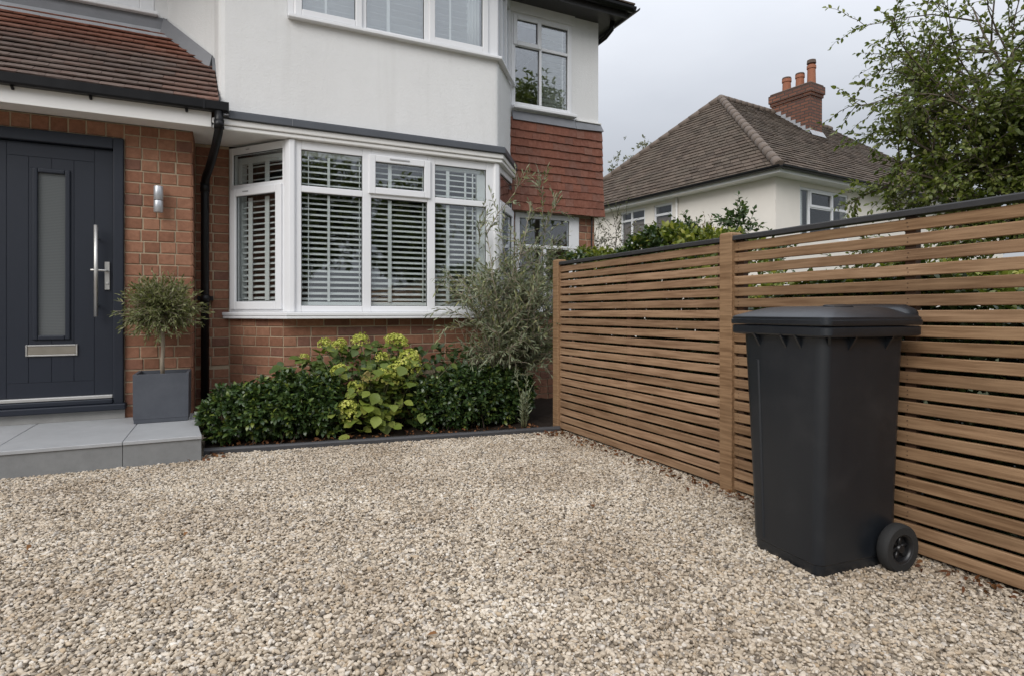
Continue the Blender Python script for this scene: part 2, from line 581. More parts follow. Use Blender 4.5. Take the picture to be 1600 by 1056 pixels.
rng = np.random.default_rng(11)
rnd = random.Random(5)

# ------------------------------------------------------------------ ground
def structure(name, mb, mat, **kw):
    return obj(name, mb, mat, kind='structure', **kw)

M['lawn'] = plain('lawn', (.055, .062, .034), .95, .4, 14, .6, spec=.1)
structure('ground', MB().add([(-120, -120, -.012), (120, -120, -.012), (120, 160, -.012), (-120, 160, -.012)], [(0, 1, 2, 3)]), M['lawn'])
def gravel_base_mat():
    b = NB('gravel_base')
    v = b.coords()
    vo = b.n('ShaderNodeTexVoronoi'); vo.inputs['Scale'].default_value = 85
    b.l(v, vo.inputs['Vector'])
    sepc = b.n('ShaderNodeSeparateColor'); b.l(vo.outputs['Color'], sepc.inputs[0])
    c = b.ramp(sepc.outputs[0], [(0, (.14, .115, .085)), (.5, (.27, .225, .17)), (1, (.42, .36, .28))])
    b.bump(vo.outputs['Distance'], -.8, .02)
    return b.set(**{'Base Color': c, 'Roughness': .9})
M['gbase'] = gravel_base_mat()
structure('driveway', MB().add([(-7, -5.5, 0), (2.70, -5.5, 0), (2.70, 4.46, 0), (-.17, 4.84, 0), (-.17, 5.75, 0), (-7, 5.75, 0)], [(0, 1, 2, 3, 4, 5)]), M['gbase'])
M['asphalt'] = plain('asphalt', (.05, .05, .052), .9, .2, 60, .3)
structure('pavement', MB().box(-80, 80, -7.5, -5.5, -.3, .01), M['concrete'])
structure('road', MB().box(-80, 80, -13, -7.5, -.3, -.002), M['asphalt'])
soil = MB()
gx, gy = np.linspace(-.17, 4.2, 60), np.linspace(0, 1, 16)
vs, fs = [], []
for j, t in enumerate(gy):
    for i, x in enumerate(gx):
        yk = 4.86 - (x + .17) * .1382 if x < 2.58 else 4.5
        y = yk + (6.1 - yk) * t
        vs.append((x, y, .025 + rnd.uniform(-.012, .02)))
for j in range(len(gy) - 1):
    for i in range(len(gx) - 1):
        a = j * len(gx) + i
        fs.append((a, a + 1, a + 1 + len(gx), a + len(gx)))
soil.add(vs, fs, True)
structure('garden_bed', soil, M['soil'])

structure('planting_border', MB().add([(2.70, -5.5, .004), (4.7, -5.5, .004), (4.7, 6.4, .004), (2.70, 6.4, .004)], [(0, 1, 2, 3)]), M['soil'])

# gravel: loose stones scattered with geometry nodes (nobody could count them)
def gravel_mat():
    b = NB('gravel_stone')
    r = b.n('ShaderNodeObjectInfo').outputs['Random']
    c = b.ramp(r, [(0, (.15, .125, .10)), (.09, (.29, .24, .18)), (.24, (.50, .425, .325)), (.45, (.62, .54, .43)), (.66, (.73, .655, .55)),
                   (.77, (.52, .41, .28)), (.85, (.37, .335, .29)), (.93, (.82, .765, .68)), (1, (.19, .165, .14))])
    v = b.coords('Object', shuffle=True)
    n = b.noise(v, 3, 4)
    c = b.mix(n, b.mix(1, c, (.78, .76, .74), 'MULTIPLY'), c)
    ge = b.n('ShaderNodeNewGeometry')
    pn = b.noise(ge.outputs['Position'], 1.7, 5, .65)      # dustier and dirtier patches over the drive
    c = b.mix(b.ramp(pn, [(.34, gray(1)), (.62, gray(0))]), c, b.mix(1, c, (.74, .70, .66), 'MULTIPLY'))
    return b.set(**{'Base Color': c, 'Roughness': .75, 'Specular IOR Level': .35})
M['stone'] = gravel_mat()
def make_gravel():
    gm = MB()
    poly = [(-5.2, .75), (2.66, .75), (2.66, 4.44), (-.16, 4.82), (-.17, 4.66), (-5.2, 4.66)]
    gm.add([(x, y, .004) for x, y in poly], [tuple(range(6))])
    o = obj('gravel', gm, M['gbase'])
    o['kind'] = 'stuff'
    g = bpy.data.node_groups.new('scatter_stones', 'GeometryNodeTree')
    g.interface.new_socket('Geometry', in_out='INPUT', socket_type='NodeSocketGeometry')
    g.interface.new_socket('Geometry', in_out='OUTPUT', socket_type='NodeSocketGeometry')
    N = g.nodes.new
    K = g.links.new
    gi, go = N('NodeGroupInput'), N('NodeGroupOutput')
    dist = N('GeometryNodeDistributePointsOnFaces')
    dist.inputs['Density'].default_value = 13500
    K(gi.outputs[0], dist.inputs['Mesh'])
    join = N('GeometryNodeGeometryToInstance')
    for k in range(4):
        ico = N('GeometryNodeMeshIcoSphere')
        ico.inputs['Radius'].default_value = 1.0
        ico.inputs['Subdivisions'].default_value = 2
        nz_ = N('ShaderNodeTexNoise')
        nz_.noise_dimensions = '4D'
        nz_.inputs['W'].default_value = 3.7 * k
        nz_.inputs['Scale'].default_value = .75
        nz_.inputs['Detail'].default_value = 1
        sub = N('ShaderNodeVectorMath'); sub.operation = 'SUBTRACT'
        sub.inputs[1].default_value = (.5, .5, .5)
        sc = N('ShaderNodeVectorMath'); sc.operation = 'SCALE'
        sc.inputs['Scale'].default_value = 1.5
        sp = N('GeometryNodeSetPosition')
        K(nz_.outputs['Color'], sub.inputs[0]); K(sub.outputs[0], sc.inputs[0])
        K(ico.outputs[0], sp.inputs['Geometry']); K(sc.outputs[0], sp.inputs['Offset'])
        sm = N('GeometryNodeSetMaterial'); sm.inputs['Material'].default_value = M['stone']
        ss = N('GeometryNodeSetShadeSmooth')
        K(sp.outputs[0], sm.inputs[0]); K(sm.outputs[0], ss.inputs[0])
        K(ss.outputs[0], join.inputs[0])
    inst = N('GeometryNodeInstanceOnPoints')
    K(dist.outputs['Points'], inst.inputs['Points'])
    K(join.outputs[0], inst.inputs['Instance'])
    inst.inputs['Pick Instance'].default_value = True
    def rv(kind, lo, hi, seed):
        r = N('FunctionNodeRandomValue'); r.data_type = kind
        socks = [s_ for s_ in r.inputs if s_.enabled and s_.name in ('Min', 'Max')]
        socks[0].default_value, socks[1].default_value = lo, hi
        r.inputs['Seed'].default_value = seed
        return [s_ for s_ in r.outputs if s_.enabled][0]
    K(rv('INT', 0, 3, 3), inst.inputs['Instance Index'])
    K(rv('FLOAT_VECTOR', (-.32, -.32, 0), (.32, .32, 6.283), 4), inst.inputs['Rotation'])
    v1 = rv('FLOAT_VECTOR', (.0050, .0041, .0032), (.0116, .0084, .0062), 5)
    f1 = rv('FLOAT', .55, 1.0, 8)
    f2 = rv('FLOAT', .85, 1.5, 9)
    fm = N('ShaderNodeMath'); fm.operation = 'MULTIPLY'
    K(f1, fm.inputs[0]); K(f2, fm.inputs[1])
    vs_ = N('ShaderNodeVectorMath'); vs_.operation = 'SCALE'
    K(v1, vs_.inputs[0]); K(fm.outputs[0], vs_.inputs['Scale'])
    K(vs_.outputs[0], inst.inputs['Scale'])
    sp2 = N('GeometryNodeSetPosition')
    K(dist.outputs['Points'], sp2.inputs['Geometry'])
    K(rv('FLOAT_VECTOR', (0, 0, -.001), (0, 0, .012), 6), sp2.inputs['Offset'])
    K(sp2.outputs[0], inst.inputs['Points'])
    jg = N('GeometryNodeJoinGeometry')
    K(inst.outputs[0], jg.inputs[0])
    K(gi.outputs[0], jg.inputs[0])
    K(jg.outputs[0], go.inputs[0])
    md = o.modifiers.new('scatter', 'NODES')
    md.node_group = g
make_gravel()

# ------------------------------------------------------------------ the brick house
HX0, HX1, YM, YF = -4.0, 4.09, 6.10, 5.50       # left end, right corner, main wall plane, bay front plane
house = thing('brick_house', 'semi-rendered red brick house with white bay window and dark front door', 'house', (1.2, 6.1, 0))
w_porch = Wall((-3.4, 5.72), (-.281, 5.72))
w_strip = Wall((-.281, 6.1), (.0, 6.1))
w_splL = Wall((.0, 6.1), (.43, 5.58))
w_front = Wall((.43, 5.58), (2.53, 5.58))
w_splR = Wall((2.53, 5.58), (2.96, 6.1))
w_wing = Wall((2.96, 6.1), (4.06, 6.1))
ISET = -.007
mw = MB()
# porch wall with the door opening (door frame spans x -1.74 .. -0.775, z .26 .. 2.457)
mw.box(-3.4, -1.742, 5.72 - ISET, 5.86, 0, 2.585)
mw.box(-.774, -.281 + ISET, 5.72 - ISET, 6.1, 0, 2.585)
mw.box(-1.742, -.774, 5.72 - ISET, 5.86, 2.459, 2.585)
mw.box(-1.742, -.774, 5.76, 5.86, 0, .25)
porch_wall = obj('porch_wall', mw, M['mortar'], house)
bw = MB()
w_strip.box(bw, 0, w_strip.len, 0, 2.585, -.2, ISET)
w_splL.box(bw, -.012, w_splL.len, 0, 1.0, -.2, ISET)
w_front.box(bw, 0, w_front.len, 0, 1.0, -.2, ISET)
w_splR.box(bw, 0, w_splR.len - .012, 0, 1.0, -.2, ISET)
bay_wall = obj('bay_wall', bw, M['mortar'], house)
gw = MB()
w_wing.box(gw, .0, w_wing.len, 0, 1.06, -.2, ISET)
w_wing.box(gw, .872, w_wing.len, 1.06, 2.24, -.2, ISET)
w_wing.box(gw, -.03, .012, 1.06, 2.6, -.2, ISET)
wing_wall = obj('wing_wall', gw, M['mortar'], house)

# bricks
_bm = {}
def brick_mesh(l, h, seed):
    k = (round(l, 3), round(h, 3), seed)
    if k not in _bm:
        rr = random.Random(hash(k) & 0xffff)
        j = lambda a=.0016: rr.uniform(-a, a)
        c = .0035
        vs = []
        for (y, ins) in ((0, c), (c, 0), (.03, 0)):
            for sx, sz in ((-1, -1), (1, -1), (1, 1), (-1, 1)):
                vs.append((sx * (l / 2 - ins) + j(), y + (j(.0012) if y == 0 else 0), sz * (h / 2 - ins) + j()))
        fs = [(0, 1, 2, 3)]
        for r_ in (0, 4):
            for i in range(4):
                fs.append((r_ + i, r_ + 4 + i, r_ + 4 + (i + 1) % 4, r_ + (i + 1) % 4))
        me = MB().add(vs, fs).mesh('brick')
        me.materials.append(M['brick'])
        _bm[k] = me
    return _bm[k]

brick_count = 0
def lay(wall, parent, s0, s1, z0, z1, course, unit, bond='header', joint=.011, singles=True, stuff=None, phase=0):
    """bricks between s0..s1, one object each (or joined into `stuff`, an MB)"""
    global brick_count
    rows = int(round((z1 - z0) / course))
    for r_ in range(rows):
        zc = z0 + (r_ + .5) * course
        edges = [s0]
        if bond == 'header':
            n = max(1, round((s1 - s0) / unit))
            u = (s1 - s0) / n
            off = ((r_ + phase) % 2) * .018 - .009
            for i in range(1, n):
                edges.append(s0 + i * u + off + rnd.uniform(-.006, .006))
            if n > 3 and rnd.random() < .3:
                edges.pop(rnd.randrange(1, n))
        else:
            x = s0 - ((r_ + phase) % 2) * unit * .5
            while x < s1 - .03:
                x += unit
                if s0 + .04 < x < s1 - .04:
                    edges.append(x + rnd.uniform(-.006, .006))
                    if rnd.random() < .3 and x - unit / 2 > s0 + .05:
                        edges.append(x - unit / 2)
            edges = sorted(edges)
        edges.append(s1)
        for a, b_ in zip(edges[:-1], edges[1:]):
            l = b_ - a - joint
            if l < .02:
                continue
            h = course - joint + rnd.uniform(-.001, .001)
            c = wall.P((a + b_) / 2, zc + rnd.uniform(-.0012, .0012), rnd.uniform(-.0015, .002))
            if singles:
                lq = round(l / .006) * .006
                place('brick', brick_mesh(lq, round(h, 3), rnd.randrange(3)), c, parent, wall.rz + rnd.uniform(-.003, .003))
                brick_count += 1
            else:
                wall.box(stuff, a + joint / 2, b_ - joint / 2, zc - h / 2, zc + h / 2, -.02, rnd.uniform(-.001, .002))

st = MB()
CP = .0964
lay(w_porch, porch_wall, 3.4 - .774 - .001, w_porch.len, .185 + CP, .185 + CP * 24, CP, .122)
lay(w_porch, porch_wall, 3.4 - 1.742, 3.4 - .774, 2.462, 2.580, .118, .118)
lay(w_porch, porch_wall, 3.4 - .774, w_porch.len, 2.499, 2.583, .084, .122)
lay(w_porch, porch_wall, 3.4 - .774, w_porch.len, .0, .185 + CP, CP * 1.45, .122, singles=False, stuff=st)
lay(w_porch, porch_wall, .8, 3.4 - 1.742, .0, 2.58, CP, .122, singles=False, stuff=st)
ret = Wall((-.281, 5.72), (-.281, 6.1))
lay(ret, porch_wall, .0, .37, .0, 2.58, CP, .19, singles=False, stuff=st)
o = obj('brickwork', st, M['brick_i'], porch_wall, kind='stuff')
st = MB()
CB = .0875
lay(w_strip, bay_wall, 0, w_strip.len, .55, .55 + CB * 23, CB, .14)
lay(w_strip, bay_wall, 0, w_strip.len, .0, .55, CB, .14, singles=False, stuff=st)
lay(w_splL, bay_wall, .004, w_splL.len, .39, 1.0, CB, .165)
lay(w_splL, bay_wall, .004, w_splL.len, .0, .39, CB, .165, singles=False, stuff=st)
lay(w_front, bay_wall, 0, w_front.len, .477, 1.0, CB, .232, 'stretcher')
lay(w_front, bay_wall, 0, w_front.len, .0, .477, CB, .232, 'stretcher', singles=False, stuff=st)
lay(w_splR, bay_wall, 0, w_splR.len, .0, 1.0, CB, .165, singles=False, stuff=st)
obj('brickwork', st, M['brick_i'], bay_wall, kind='stuff')
st = MB()
lay(w_wing, wing_wall, .875, w_wing.len, 1.4, 1.4 + CB * 9, CB, .112)
lay(w_wing, wing_wall, .875, w_wing.len, 0, 1.4, CB, .112, singles=False, stuff=st)
lay(w_wing, wing_wall, 0, .875, 0, 1.05, CB, .22, 'stretcher', singles=False, stuff=st)
lay(w_wing, wing_wall, -.03, .012, 1.05, 2.2, CB, .22, singles=False, stuff=st)
obj('brickwork', st, M['brick_i'], wing_wall, kind='stuff')
print('single bricks', brick_count)

# rendered first floor
rw = MB()
UZ0, UZ1 = 3.645, 4.46                 # first-floor windows of the bay
# left: wall above the porch (window opening -1.75..-.60 , z 3.70..4.46)
rw.box(HX0, -1.75, 6.1, 6.3, 2.6, 4.7)
rw.box(-.60, -.5, 6.1, 6.3, 2.6, 4.7)
rw.box(-1.75, -.60, 6.1, 6.3, 2.6, 3.70)
rw.box(-1.75, -.60, 6.1, 6.3, 4.46, 4.7)
# the bay at first floor: plan (-.5,6.1) (-.12,5.79) (-.07,5.5) (2.48,5.5) (2.92,6.1)
def slab_wall(mb, a, b_, z0, z1, t=.16):
    w = Wall(a, b_)
    w.box(mb, 0, w.len, z0, z1, -t, 0)
cl = [(-.5, 6.1), (-.14, 5.80), (-.118, 5.77), (-.105, 5.72), (-.088, 5.58), (-.080, 5.535), (-.062, 5.511), (-.03, 5.5)]      # softly rounded corner
cr = [(2.455, 5.5), (2.475, 5.504), (2.492, 5.515), (2.90, 6.06), (2.90, 6.3), (2.74, 6.3), (2.40, 5.66), (.06, 5.66), (-.1, 6.1)]
rw.prism(cl + cr, 2.70, UZ0 - .02)
rw.prism(cl + [(.46, 5.5), (.46, 5.66), (.06, 5.66), (-.1, 6.1)], UZ0 - .02, 4.7)
rw.prism([(.46, 5.5)] + cr[:-2] + [(.46, 5.66)], UZ1, 4.7)
render_wall = obj('rendered_wall', rw, M['render'], house)
rw2 = MB()
# wing first floor, window opening x 2.90..3.70, z 3.40..4.46
rw2.box(2.901, 4.087, 6.06, 6.3, 3.33, 3.40)
rw2.box(2.901, 4.087, 6.06, 6.3, 4.46, 4.7)
rw2.box(3.702, 4.087, 6.06, 6.3, 3.40, 4.46)
rw2.box(3.95, 4.087, 6.30, 12, 2.2, 4.7)
rw2.box(2.88, 3.74, 6.04, 6.06, 4.475, 4.60)       # proud lintel panel
obj('rendered_wing_wall', rw2, M['render'], house)
sw = MB()
sw.box(3.86, 4.06, 6.3, 12, 0, 2.2)
sw.box(-3.4, 4.06, 11.9, 12.1, 0, 4.7)
sw.box(-3.6, -3.4, 5.72, 12, 0, 4.7)
obj('back_walls', sw, M['brick_i'], house)
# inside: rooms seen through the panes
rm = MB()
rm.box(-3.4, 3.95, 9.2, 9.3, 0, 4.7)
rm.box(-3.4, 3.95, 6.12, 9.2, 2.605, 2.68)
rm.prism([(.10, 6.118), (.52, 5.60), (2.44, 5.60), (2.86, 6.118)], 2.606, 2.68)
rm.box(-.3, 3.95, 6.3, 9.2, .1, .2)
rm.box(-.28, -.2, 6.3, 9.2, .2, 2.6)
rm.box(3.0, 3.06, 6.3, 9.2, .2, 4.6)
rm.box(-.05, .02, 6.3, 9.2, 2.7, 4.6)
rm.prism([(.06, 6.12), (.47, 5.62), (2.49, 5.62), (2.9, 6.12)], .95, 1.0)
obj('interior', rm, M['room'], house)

# ---- windows
def bars(w, mb, s0, s1, z0, z1, o0, o1, t, vert=(), horiz=(), bottom=None):
    tb = bottom if bottom else t
    w.box(mb, s0, s0 + t, z0, z1, o0, o1)
    w.box(mb, s1 - t, s1, z0, z1, o0, o1)
    w.box(mb, s0 + t, s1 - t, z0, z0 + tb, o0, o1)
    w.box(mb, s0 + t, s1 - t, z1 - t, z1, o0, o1)

def sash(parent, w, s0, s1, z0, z1, t=.055, o=.012, mat='upvc'):
    mb = MB()
    bars(w, mb, s0, s1, z0, z1, -.03, o, t)
    x = obj('sash', mb, M[mat], parent, bevel=.006, seg=2)
    return x

def gasket_pane(parent, w, s0, s1, z0, z1, o=-.02, mat='glass'):
    mb = MB()
    w.box(mb, s0 - .004, s1 + .004, z0 - .004, z1 + .004, o - .004, o)
    obj('pane', mb, M[mat], parent)
    g = MB()
    bars(w, g, s0 - .001, s1 + .001, z0 - .001, z1 + .001, o + .0005, o + .006, .006)
    return g

_slm = {}
def slat_mesh(l, depth=.052, tilt=18):
    k = (round(l, 3), depth, tilt)
    if k not in _slm:
        mb = MB()
        c, s_ = math.cos(R(tilt)), math.sin(R(tilt))
        vs = []
        for x in (-l / 2, l / 2):
            for (a, t) in ((-.5, .001), (0, .006), (.5, .001), (.5, -.002), (0, .001), (-.5, -.002)):
                y, z = a * depth, t
                vs.append((x, y * c - z * s_, y * s_ + z * c))
        mb.add(vs, [(i, (i + 1) % 6, 6 + (i + 1) % 6, 6 + i) for i in range(6)] + [(5, 4, 3, 2, 1, 0), (6, 7, 8, 9, 10, 11)])
        me = mb.mesh('slat')
        me.materials.append(M['slat'])
        _slm[k] = me
    return _slm[k]

def shutter(parent, w, s0, s1, z0, z1, rods, pitch=.0505, o=-.075, tilt=26, stile=0.0, depth=.052):
    n = int((z1 - z0) / pitch)
    me = slat_mesh(s1 - s0, depth, tilt)
    for i in range(n):
        z = z0 + (i + .5) * (z1 - z0) / n
        place('slat', me, w.P((s0 + s1) / 2, z + rnd.uniform(-.001, .001), o), parent, w.rz, rot=(rnd.uniform(-.04, .04), 0, w.rz))
    mb = MB()
    for (s, wd) in rods:
        w.box(mb, s - wd / 2, s + wd / 2, z0, z1, o + .028, o + .036)
    if stile:
        w.box(mb, s0 - stile, s0, z0, z1, o - .015, o + .015)
        w.box(mb, s1, s1 + stile, z0, z1, o - .015, o + .015)
        w.box(mb, s0, s1, z0 - .045, z0, o - .015, o + .015)
    if mb.v:
        obj('blind_rail', mb, M['slat'], parent)

# ground-floor bay window
G = 0.0
wf = Wall((.5, 5.5), (2.46, 5.5))
WF = lambda x: x - .5
bay = MB()
z0, z1 = 1.045, 2.56
for a, b_ in ((.5, .576), (1.111, 1.190), (1.734, 1.811), (2.354, 2.46)):
    wf.box(bay, WF(a), WF(b_), z0, z1, -.06, 0)
for a, b_ in ((.576, 1.111), (1.19, 1.734), (1.811, 2.354)):
    wf.box(bay, WF(a), WF(b_), z0, 1.101, -.06, -.001)
    wf.box(bay, WF(a), WF(b_), 2.108, 2.165, -.06, -.001)
    wf.box(bay, WF(a), WF(b_), 2.483, z1, -.06, -.001)
# left and right splayed lights
wl = Wall((.0, 6.075), (.47, 5.505))
wr = Wall((2.49, 5.505), (2.94, 6.075))
for w in (wl, wr):
    w.box(bay, 0, .045, z0, z1, -.06, 0)
    w.box(bay, w.len - .075, w.len, z0, z1, -.06, 0)
    w.box(bay, .045, w.len - .075, z0, 1.075, -.06, -.001)
    w.box(bay, .045, w.len - .075, 2.165, 2.215, -.06, -.001)
    w.box(bay, .045, w.len - .075, 2.495, z1, -.06, -.001)
bay_window = obj('bay_window', bay, M['upvc'], house, bevel=.005, seg=2)
cp_ = MB()                                       # angled corner posts with a bead each side
for xa, sg in ((.484, -1), (2.476, 1)):
    q = [(xa + sg * .046, 5.548), (xa + sg * .040, 5.520), (xa + sg * .010, 5.482), (xa - sg * .03, 5.478), (xa - sg * .044, 5.49), (xa - sg * .044, 5.55)]
    cp_.prism(q if sg < 0 else q[::-1], z0, z1)
obj('corner_post', cp_, M['upvc'], bay_window, bevel=.004)
gk = MB()
def pane(w, s0, s1, z0, z1, o=-.02, mat='glass', parent=None):
    g = gasket_pane(parent or bay_window, w, s0, s1, z0, z1, o, mat)
    gk.add(g.v, g.f)
for a, b_ in ((.576, 1.111), (1.19, 1.734), (1.811, 2.354)):
    pane(wf, WF(a), WF(b_), 1.101, 2.108)
pane(wf, WF(.576), WF(1.111), 2.165, 2.483)
pane(wf, WF(1.811), WF(2.354), 2.165, 2.483)
sash(bay_window, wf, WF(1.165), WF(1.76), 2.143, 2.505, .062, .022)
pane(wf, WF(1.227), WF(1.698), 2.205, 2.443, -.005)
for w in (wl, wr):
    pane(w, .045, w.len - .075, 2.215, 2.495)
    sash(bay_window, w, .028, w.len - .07, 1.068, 2.178, .072, .02)
    pane(w, .10, w.len - .142, 1.14, 2.106, -.005)
tv = MB()                                        # trickle vents
wf.box(tv, WF(1.36), WF(1.55), 2.472, 2.484, .022, .028)
wl.box(tv, .2, .27, 2.138, 2.148, .02, .026)
wl.box(tv, .22, .26, 2.525, 2.533, .0, .005)
obj('trickle_vent', tv, plain('vent_grey', (.35, .35, .36), .5), bay_window)
M['gasket'] = plain('gasket', (.03, .03, .032), .6, .1)
obj('gasket', gk, M['gasket'], bay_window)
# sill following the bay
def offset_plan(o, ext=0.0):
    # outer plan line of the bay at offset o from (0,6.1)-(.47,5.5)-(2.49,5.5)-(2.96,6.1)
    k = .84
    return [(-.0 - o * k - ext, 6.1 + .0), (.47 - o * .45, 5.5 - o), (2.49 + o * .45, 5.5 - o), (2.96 + o * k + ext, 6.1)]
sl = MB()
p_out, p_in = offset_plan(.06, .012), offset_plan(-.06)
sl.prism(p_out + p_in[::-1], 1.012, 1.044)
p2 = offset_plan(.055, .01)
sl.prism(p2 + p_in[::-1], .985, 1.011)
sill = obj('sill', sl, M['upvc'], bay_window, bevel=.006, seg=2)
# blinds
for a, b_, rods in ((.545, 1.15, ((.64, .006), (.815, .022), (1.09, .006))), (1.16, 1.76, ((1.375, .034), (1.70, .007))), (1.80, 2.26, ((1.955, .034), (2.14, .02), (2.22, .012)))):
    shutter(bay_window, wf, WF(a), WF(b_), 1.14, 2.10, [(WF(s), wd) for s, wd in rods])
    shutter(bay_window, wf, WF(a), WF(b_), 2.17, 2.44, [(WF(s), wd) for s, wd in rods], pitch=.052)
shutter(bay_window, wl, .085, .60, 1.15, 2.10, [(.20, .05), (.41, .05)], o=-.10)
shutter(bay_window, wl, .085, .60, 2.18, 2.42, [(.20, .05), (.41, .05)], o=-.10)
shutter(bay_window, wr, .12, .60, 1.15, 2.10, [(.33, .035)], o=-.13)
mbx = MB()
wf.box(mbx, WF(.54), WF(2.36), 1.10, 1.137, -.105, -.05)       # bottom rail
wf.box(mbx, WF(.54), WF(2.36), 2.45, 2.485, -.105, -.05)
wl.box(mbx, .02, .085, 1.1, 2.48, -.13, -.07)
wl.box(mbx, .60, .66, 1.1, 2.48, -.13, -.07)
wl.box(mbx, .085, .60, 2.42, 2.48, -.13, -.07)
wl.box(mbx, .085, .60, 1.1, 1.15, -.13, -.07)
wf.box(mbx, WF(2.275), WF(2.37), 1.1, 2.45, -.11, -.062)
obj('blind_frame', mbx, M['slat'], bay_window, bevel=.004)

# dark band, white cornice and soffit over the bay
def plan_band(o, ol):
    return [(-.0 + ol, 5.5 - o), (2.49 + o * .45, 5.5 - o), (2.965 + o * .62, 6.1)]
bd = MB()
po, pi = plan_band(.085, 0), plan_band(-.05, 0)
bd.prism(po + pi[::-1], 2.652, 2.712)
bd.prism([(p[0], p[1] + .012) for p in po] + [(p[0], p[1]) for p in pi[::-1]], 2.712, 2.722)
obj('lead_band', bd, M['lead_dark'], house, bevel=.006, seg=2)
sj = MB()
sj.box(.492, .497, 5.4125, 5.416, 2.653, 2.713)
obj('band_joint', sj, M['lead'], house)
cn = MB()
po = plan_band(.06, -.13)
cn.prism(po + pi[::-1], 2.60, 2.651)
po = plan_band(.045, -.13)
cn.prism(po + pi[::-1], 2.563, 2.599)
obj('cornice', cn, M['fascia'], house, bevel=.008, seg=2)
sf = MB()
sf.box(-3.4, -.13, 5.46, 5.712, 2.586, 2.60)
sf.prism([(-.28, 5.712), (-.13, 5.712), (-.13, 5.552), (2.46, 5.552), (2.93, 6.08), (2.93, 6.1), (-.28, 6.1)], 2.586, 2.60)
obj('soffit', sf, M['fascia'], house)

# first-floor bay window
wu = Wall((.46, 5.5), (2.48, 5.5))
WU = lambda x: x - .46
ub = MB()
for a, b_ in ((.512, .552), (1.095, 1.147), (1.701, 1.76), (2.35, 2.48)):
    wu.box(ub, WU(a), WU(b_), UZ0, UZ1, -.06, .004)
for a, b_ in ((.552, 1.095), (1.147, 1.701), (1.76, 2.35)):
    wu.box(ub, WU(a), WU(b_), UZ0, UZ0 + .035, -.06, .003)
    wu.box(ub, WU(a), WU(b_), UZ1 - .05, UZ1, -.06, .003)
wu.box(ub, 0, WU(.512), UZ0, UZ1, -.16, -.001)
upper = obj('upper_bay_window', ub, M['upvc'], house, bevel=.005, seg=2)
gk = MB()
sash(upper, wu, WU(.520), WU(1.104), UZ0 + .012, UZ1 - .03, .06, .024)
sash(upper, wu, WU(1.745), WU(2.368), UZ0 + .012, UZ1 - .03, .06, .024)
pane(wu, WU(.580), WU(1.044), UZ0 + .072, UZ1 - .09, -.002, 'glass_up', upper)
pane(wu, WU(1.147), WU(1.701), UZ0 + .035, UZ1 - .05, -.02, 'glass_up', upper)
pane(wu, WU(1.805), WU(2.308), UZ0 + .072, UZ1 - .09, -.002, 'glass_up', upper)
wur = Wall((2.485, 5.505), (2.90, 6.055))
mb = MB()
for a, b_ in ((0, .05), (.20, .235), (.42, .455), (.62, wur.len)):
    wur.box(mb, a, b_, UZ0, UZ1, -.05, .0)
wur.box(mb, .0, wur.len, UZ0 - .018, UZ0 + .04, -.06, -.002)
obj('side_frame', mb, M['upvc'], upper, bevel=.004)
mb = MB()
wur.box(mb, .04, wur.len - .03, UZ0 + .04, UZ1, -.03, -.024)
obj('pane', mb, M['glass_up'], upper)
obj('gasket', gk, M['gasket'], upper)
us = MB()
us.prism([(.462, 5.44), (2.50, 5.44), (2.955, 6.045), (2.91, 6.045), (2.48, 5.52), (.462, 5.52)], UZ0 - .032, UZ0 - .001)
obj('sill', us, M['upvc'], upper, bevel=.006, seg=2)
for a, b_, rods in ((.55, 1.08, ((.79, .02),)), (1.13, 1.72, ((1.36, .03),)), (1.78, 2.17, ((1.98, .02),))):
    shutter(upper, wu, WU(a), WU(b_), UZ0 + .03, UZ1, [(WU(s), wd) for s, wd in rods], pitch=.062, tilt=-32, depth=.066)
mb = MB()
for i in range(9):
    x = 2.19 + i * .016
    mb.tube([(x, 5.62 + (i % 2) * .01, UZ0), (x, 5.62 + (i % 2) * .01, UZ1)], .011, 6)
obj('net_curtain', mb, M['slat'], upper)

# window over the porch (only its lower corner is in view)
wp = Wall((-1.75, 6.1), (-.60, 6.1))
mb = MB()
bars(wp, mb, 0, wp.len, 3.70, 4.46, -.06, .01, .11)
wp.box(mb, .5, .56, 3.81, 4.35, -.06, .008)
porch_window = obj('porch_window', mb, M['upvc'], house, bevel=.006, seg=2)
gk = MB()
pane(wp, .11, .5, 3.81, 4.35, -.02, 'glass_up', porch_window)
pane(wp, .56, wp.len - .11, 3.81, 4.35, -.02, 'glass_up', porch_window)
obj('gasket', gk, M['gasket'], porch_window)
mb = MB().box(-1.8, -.565, 6.035, 6.10, 3.665, 3.699)
obj('sill', mb, M['upvc'], porch_window, bevel=.008, seg=2)

# wing: upper window, tiles, lower window
wg = Wall((2.90, 6.06), (3.70, 6.06))
mb = MB()
bars(wg, mb, 0, .80, 3.40, 4.46, -.06, .008, .05)
wg.box(mb, .365, .395, 3.45, 4.41, -.06, .006)
wg.box(mb, .05, .365, 4.095, 4.13, -.06, .005)
wg.box(mb, .395, .75, 4.095, 4.13, -.06, .005)
wing_window = obj('wing_window', mb, M['upvc'], house, bevel=.005, seg=2)
gk = MB()
sash(wing_window, wg, .022, .385, 4.10, 4.445, .05, .022)
pane(wg, .072, .335, 4.15, 4.395, -.004, 'glass_up', wing_window)
pane(wg, .395, .75, 4.13, 4.41, -.02, 'glass_up', wing_window)
pane(wg, .05, .365, 3.45, 4.095, -.02, 'glass_up', wing_window)
pane(wg, .395, .75, 3.45, 4.095, -.02, 'glass_up', wing_window)
obj('gasket', gk, M['gasket'], wing_window)
shutter(wing_window, wg, .40, .74, 3.46, 4.4, [(.70, .012)], pitch=.062, tilt=-30, depth=.06)
mb = MB().box(2.905, 3.745, 5.99, 6.06, 3.362, 3.398)
